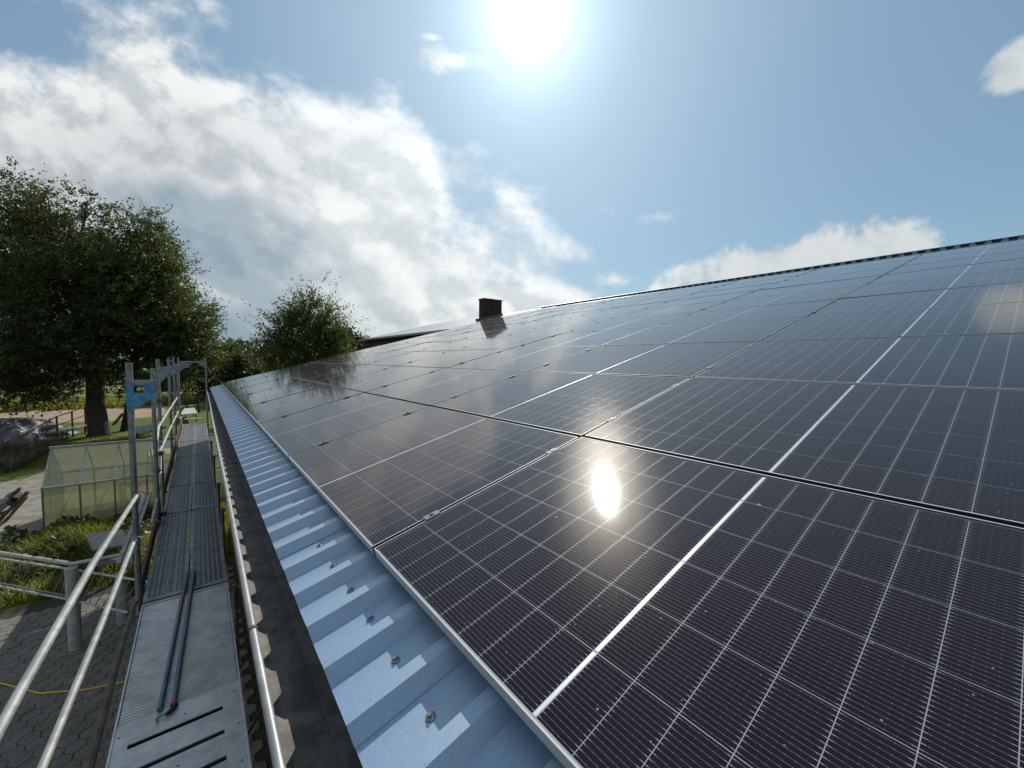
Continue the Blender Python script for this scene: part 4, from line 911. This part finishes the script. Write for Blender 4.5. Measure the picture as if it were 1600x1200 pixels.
def tree(name, label, base, lobes, trunk_r, m, twigs, per, size, twl=.9, group=None, seed=1, up=.5, trunk_top=None, shell=.5, shoots=.08):
    rg = np.random.default_rng(seed); rr = random.Random(seed); base = Vector(base)
    root = thing(name, label, 'tree', base, None, group)
    cs = [Vector(l[0]) for l in lobes]; mean = sum(cs, Vector()) / len(cs)
    top = Vector(trunk_top) if trunk_top else Vector((base.x * .7 + mean.x * .3, base.y * .7 + mean.y * .3, base.z + (mean.z - base.z) * .75))
    pts = [base + Vector((0, 0, -.1)), base + Vector((0, 0, .25))] + [base.lerp(top, t) + Vector((rr.uniform(-.1, .1), rr.uniform(-.1, .1), 0)) * trunk_r * 3 for t in (.2, .4, .6, .8, 1)]
    MB().path(pts, [trunk_r * k for k in (1.45, 1.12, 1.0, .92, .8, .62, .42)], 14).build('trunk', M['bark'], root, smooth=True)
    tot = sum(l[1] ** 2 for l in lobes); S, Dn, Ln = [], [], []
    bm_ = MB()
    for (c, r) in [(Vector(l[0]), l[1]) for l in lobes]:
        f = base.lerp(top, rr.uniform(.45, .98)); mid = f.lerp(c, .55) + Vector((rr.uniform(-.3, .3), rr.uniform(-.3, .3), -.1 * r))
        MB().path([f, mid, c], [trunk_r * .38, trunk_r * .24, trunk_r * .10], 8).build('limb', M['bark'], root, smooth=True)
        k = int(twigs * r * r / tot); bo = unit(rg.normal(0, 1, (max(6, int(26 * min(1.4, r / 3))), 3))); d = unit(bo[rg.integers(0, len(bo), k)] + rg.normal(0, .24, (k, 3)) + (rg.random((k, 1)) < .22) * rg.normal(0, .8, (k, 3))); rad = r * (shell + (1 - shell) * rg.random((k, 1)) ** .6)
        lump = 1 + .26 * np.sin(d[:, :1] * 5 + seed) + .2 * np.sin(d[:, 1:2] * 7 + 1 + seed) + .10 * np.sin(d[:, 2:] * 9 + 2)
        s = np.array(c) + d * rad * lump * np.array([1, 1, .92]); dd = unit(d + np.array([0, 0, up]) + rg.normal(0, .35, d.shape))
        ln = twl * rg.uniform(.4, 1.3, k); far_ = (rg.random(k) < shoots) & (d[:, 2] > -.2); ln[far_] *= rg.uniform(1.5, 2.6, far_.sum()); S.append(s); Dn.append(dd); Ln.append(ln)
        for j in range(7):
            q = Vector(s[rr.randrange(k)]) if k else c
            bm_.path([c.lerp(f, .15), c.lerp(q, .5) + Vector((0, 0, .12 * r)), q], [trunk_r * .09, trunk_r * .055, trunk_r * .02], 5)
    bm_.build('twigs', M['bark'], root, kind='stuff')
    S = np.concatenate(S); Dn = np.concatenate(Dn); Ln = np.concatenate(Ln)
    P, A, B = leaves_for(S, Dn, Ln, per, size, rg); P = P - np.array(base)
    quads('crown', P, A, B, m, root)
    return root
def lob(px, py, d, rpx): return (tuple(at(px, py, d)), rpx / F_PX * d)
TA = [lob(30, 606, 23.5, 36), lob(-25, 600, 23.5, 48), lob(75, 596, 24, 26), lob(150, 572, 24.5, 42), lob(70, 400, 26, 80), lob(150, 425, 27, 80), lob(110, 352, 26, 42), lob(35, 345, 26, 42), lob(-70, 370, 26, 110), lob(40, 480, 24.5, 105), lob(150, 490, 25, 85), (tuple(at(-60, 520, 24)), 4.0), lob(100, 552, 24, 60), lob(20, 570, 25, 58), lob(185, 380, 26, 42), lob(170, 550, 26, 48), lob(150, 450, 30, 95), lob(40, 430, 31, 105), lob(68, 312, 26, 16), lob(135, 318, 26, 18)]
tree('broadleaf_tree', 'huge dark leafy tree on the left with the thick trunk', (-5.55, 34.6, 0), TA, .47, M['leaf'], 9400, 19, .19, 1.0, 'trees in the garden', 11, .5, trunk_top=tuple(at(130, 470, 26.3)), shoots=.10)
TB = [lob(215, 420, 27, 52), lob(243, 462, 27, 48), lob(262, 500, 26.5, 42), lob(215, 510, 27, 55), lob(290, 525, 27, 38), lob(294, 562, 28, 36), lob(248, 565, 27, 42), lob(316, 508, 28, 22), lob(238, 372, 28, 20), lob(232, 345, 28, 12), lob(268, 440, 27, 22)]
tree('broadleaf_tree', 'medium green tree right of the huge one, thin dark trunk behind the nearest post', (-4.50, 36.3, 0), TB, .24, M['leaf2'], 4000, 19, .18, 1.0, 'trees in the garden', 12, .55, trunk_top=tuple(at(225, 480, 27.5)), shoots=.14)
TC = [lob(480, 515, 34, 33), lob(456, 530, 34, 26), lob(506, 525, 34, 26), lob(484, 560, 34, 42), lob(472, 492, 34, 16), lob(498, 490, 34, 16), lob(526, 530, 34, 12), lob(440, 512, 34, 11), lob(448, 562, 34, 28), lob(520, 558, 34, 26), lob(484, 478, 34, 10)]
tree('broadleaf_tree', 'freestanding bushy tree with upright shoots against the sky, left of the brick wing', (at(482, 560, 34).x, at(482, 560, 34).y, 0), TC, .26, M['leaf2'], 2100, 22, .18, 1.5, 'trees in the garden', 13, .9, trunk_top=tuple(at(480, 545, 34)), shoots=.20)
# hedge trees far behind
far = [(350, 562, 52, 26, 'low round bush tree just right of the big tree, beyond the lawn'), (395, 560, 58, 30, 'dark round hedge tree left of the freestanding bushy one'), (432, 570, 55, 30, 'dark hedge tree tucked behind the left foot of the freestanding one'), (374, 578, 46, 24, 'brownish low hedge shrub above the far roof corner'), (540, 548, 44, 24, 'dark tree squeezed between bushy tree and brick wing'), (318, 575, 48, 26, 'loose green tree behind the scaffold portal'),
       (200, 592, 75, 34, 'distant tree behind the trunks of the big trees'), (120, 590, 90, 32, 'distant hedge tree left of the thick trunk'), (60, 588, 85, 36, 'distant hedge tree above the riding arena'), (0, 586, 80, 40, 'distant hedge tree at the left edge'), (-80, 580, 78, 44, 'distant hedge tree beyond the left edge'), (262, 590, 62, 26, 'distant hedge tree seen between the scaffold posts'), (480, 575, 60, 30, 'dark hedge tree behind the freestanding bushy one')]
for k, (px, py, d, rpx, lb) in enumerate(far):
    c = at(px, py, d); r = rpx / F_PX * d
    L = [(tuple(c), r), (tuple(c + Vector((r * .7, .3, -r * .35))), r * .7), (tuple(c + Vector((-r * .7, -.3, -r * .35))), r * .72), (tuple(c + Vector((0, .2, -r * .9))), r * .8)]
    tree('hedge_tree', lb, (c.x, c.y, 0), L, .16, M['leaf_far'] if k not in (0, 3, 5) else M['leaf'], 750, 15, .40, .9, 'trees of the far hedge', 30 + k, .5)

# tall weeds and grass around the greenhouse and lawn tufts
def blades(name, label, area, n, h, w, m, seed, lean=(0, 0), cat='grass', region=None):
    rg = np.random.default_rng(seed); x = rg.uniform(area[0], area[1], n); y = rg.uniform(area[2], area[3], n)
    if region is not None: k = region(x, y); x, y = x[k], y[k]
    n = len(x); clump = .6 + .5 * np.sin(x * 2.1 + seed) * np.sin(y * 1.7) + rg.uniform(-.25, .45, n); hh = h * np.clip(clump, .25, 1.5)
    b = np.stack([x, y, np.zeros(n)], 1); tip = b + np.stack([rg.normal(lean[0], .35, n) * hh, rg.normal(lean[1], .35, n) * hh, hh], 1); mid = (b + tip) / 2 + np.array([0, 0, .12]) * hh[:, None]
    side = unit(np.stack([rg.normal(0, 1, n), rg.normal(0, 1, n), np.zeros(n)], 1)) * w
    v = np.stack([b - side, b + side, mid + side * .8, mid - side * .8, tip], 1).reshape(-1, 3)
    me = bpy.data.meshes.new(name); idx = np.arange(n)[:, None] * 5
    q_ = (idx + np.array([0, 1, 2, 3])); t_ = (idx + np.array([3, 2, 4]))
    me.from_pydata(v.tolist(), [], q_.tolist() + t_.tolist()); me.materials.append(m)
    o = bpy.data.objects.new(name, me); col.objects.link(o); o['kind'] = 'stuff'; tag(o, label, cat); return o
def weeds_region(x, y): return ((y < 15.3) & (y > 10.7 + .15 * np.sin(x * 3)) & (x < -1.1) & (y < 15.2 + .6 * (x + 3.6) * (x < -3.6) * 2.2)) 
blades('tall_grass', 'tall yellow-green grass and weeds in front of the greenhouse', (-6.4, .2, 10.7, 15.3), 16000, .42, .010, M['grass_blade'], 5, (-.25, -.1), region=weeds_region)
blades('tall_grass', 'rough grass between the scaffold and the far side of the greenhouse', (-1.2, .3, 10.7, 22), 9000, .30, .010, M['grass_blade'], 6)
blades('lawn_grass', 'short green lawn grass behind the greenhouse', (-9.5, .3, 18.0, 34), 26000, .12, .012, M['grass_blade'], 7, region=lambda x, y: ~((x < -4.1) & (y < 26.5) & (x > -14) & (y < 25.6)))
blades('meadow_grass', 'rough grass verge along the far edge of the riding arena', (-22, 6, 54, 64), 9000, .7, .05, M['grass_blade'], 8)
blades('brushwood', 'pile of dry grey-brown brushwood along the pipe fence at the left edge', (mc.x - 1.5, mc.x + 2.4, 25.2, 31.5), 6000, .75, .018, M['leaf_dry'], 9, (.5, -.3), 'brushwood', region=lambda x, y: x < -6.9 + .12 * (y - 26))
# broad-leaved weeds (squash / nettles) mixed in
rg = np.random.default_rng(21); n = 2600
x = rg.uniform(-4.6, -1.3, n); y = rg.uniform(11.6, 15.2, n); z = .12 + .38 * np.abs(np.sin(x * 2.3) * np.cos(y * 1.9)) * rg.uniform(.3, 1.1, n)
Cc = np.stack([x, y, z], 1); a = unit(rg.normal(0, 1, (n, 3)) + np.array([0, 0, .2])); b = unit(np.cross(a, rg.normal(0, 1, (n, 3)) + np.array([0, 0, 1.5])))
o = quads('garden_weeds', Cc, a * .09, b * .055, M['leaf2']); o['kind'] = 'stuff'; tag(o, 'leafy green garden weeds growing among the tall grass by the greenhouse', 'weeds')
# small shrub under the scaffold beside the second post
c = at_z(212, 905, .35)
n = 900; d = unit(rg.normal(0, 1, (n, 3))); Cc = np.array(c) + d * np.array([.20, .22, .30]) * rg.uniform(.5, 1, (n, 1)); a = unit(rg.normal(0, 1, (n, 3))); b = unit(np.cross(a, rg.normal(0, 1, (n, 3))))
sh = thing('potted_shrub', 'small yellow-green shrub standing beside the foot of the nearest scaffold post', 'shrub', (c.x, c.y, 0)); quads('foliage', Cc - np.array((c.x, c.y, 0)), a * .035, b * .022, M['grass_blade'], sh)
MB().path([(c.x, c.y, .03), (c.x, c.y, .2)], [.10, .13], 12).build('pot', M['terra'], sh, smooth=True)
for i_, o in enumerate(list(bpy.data.objects)):
    if '_local' in o: del o['_local']
if yard.users == 0: bpy.data.objects.remove(yard)
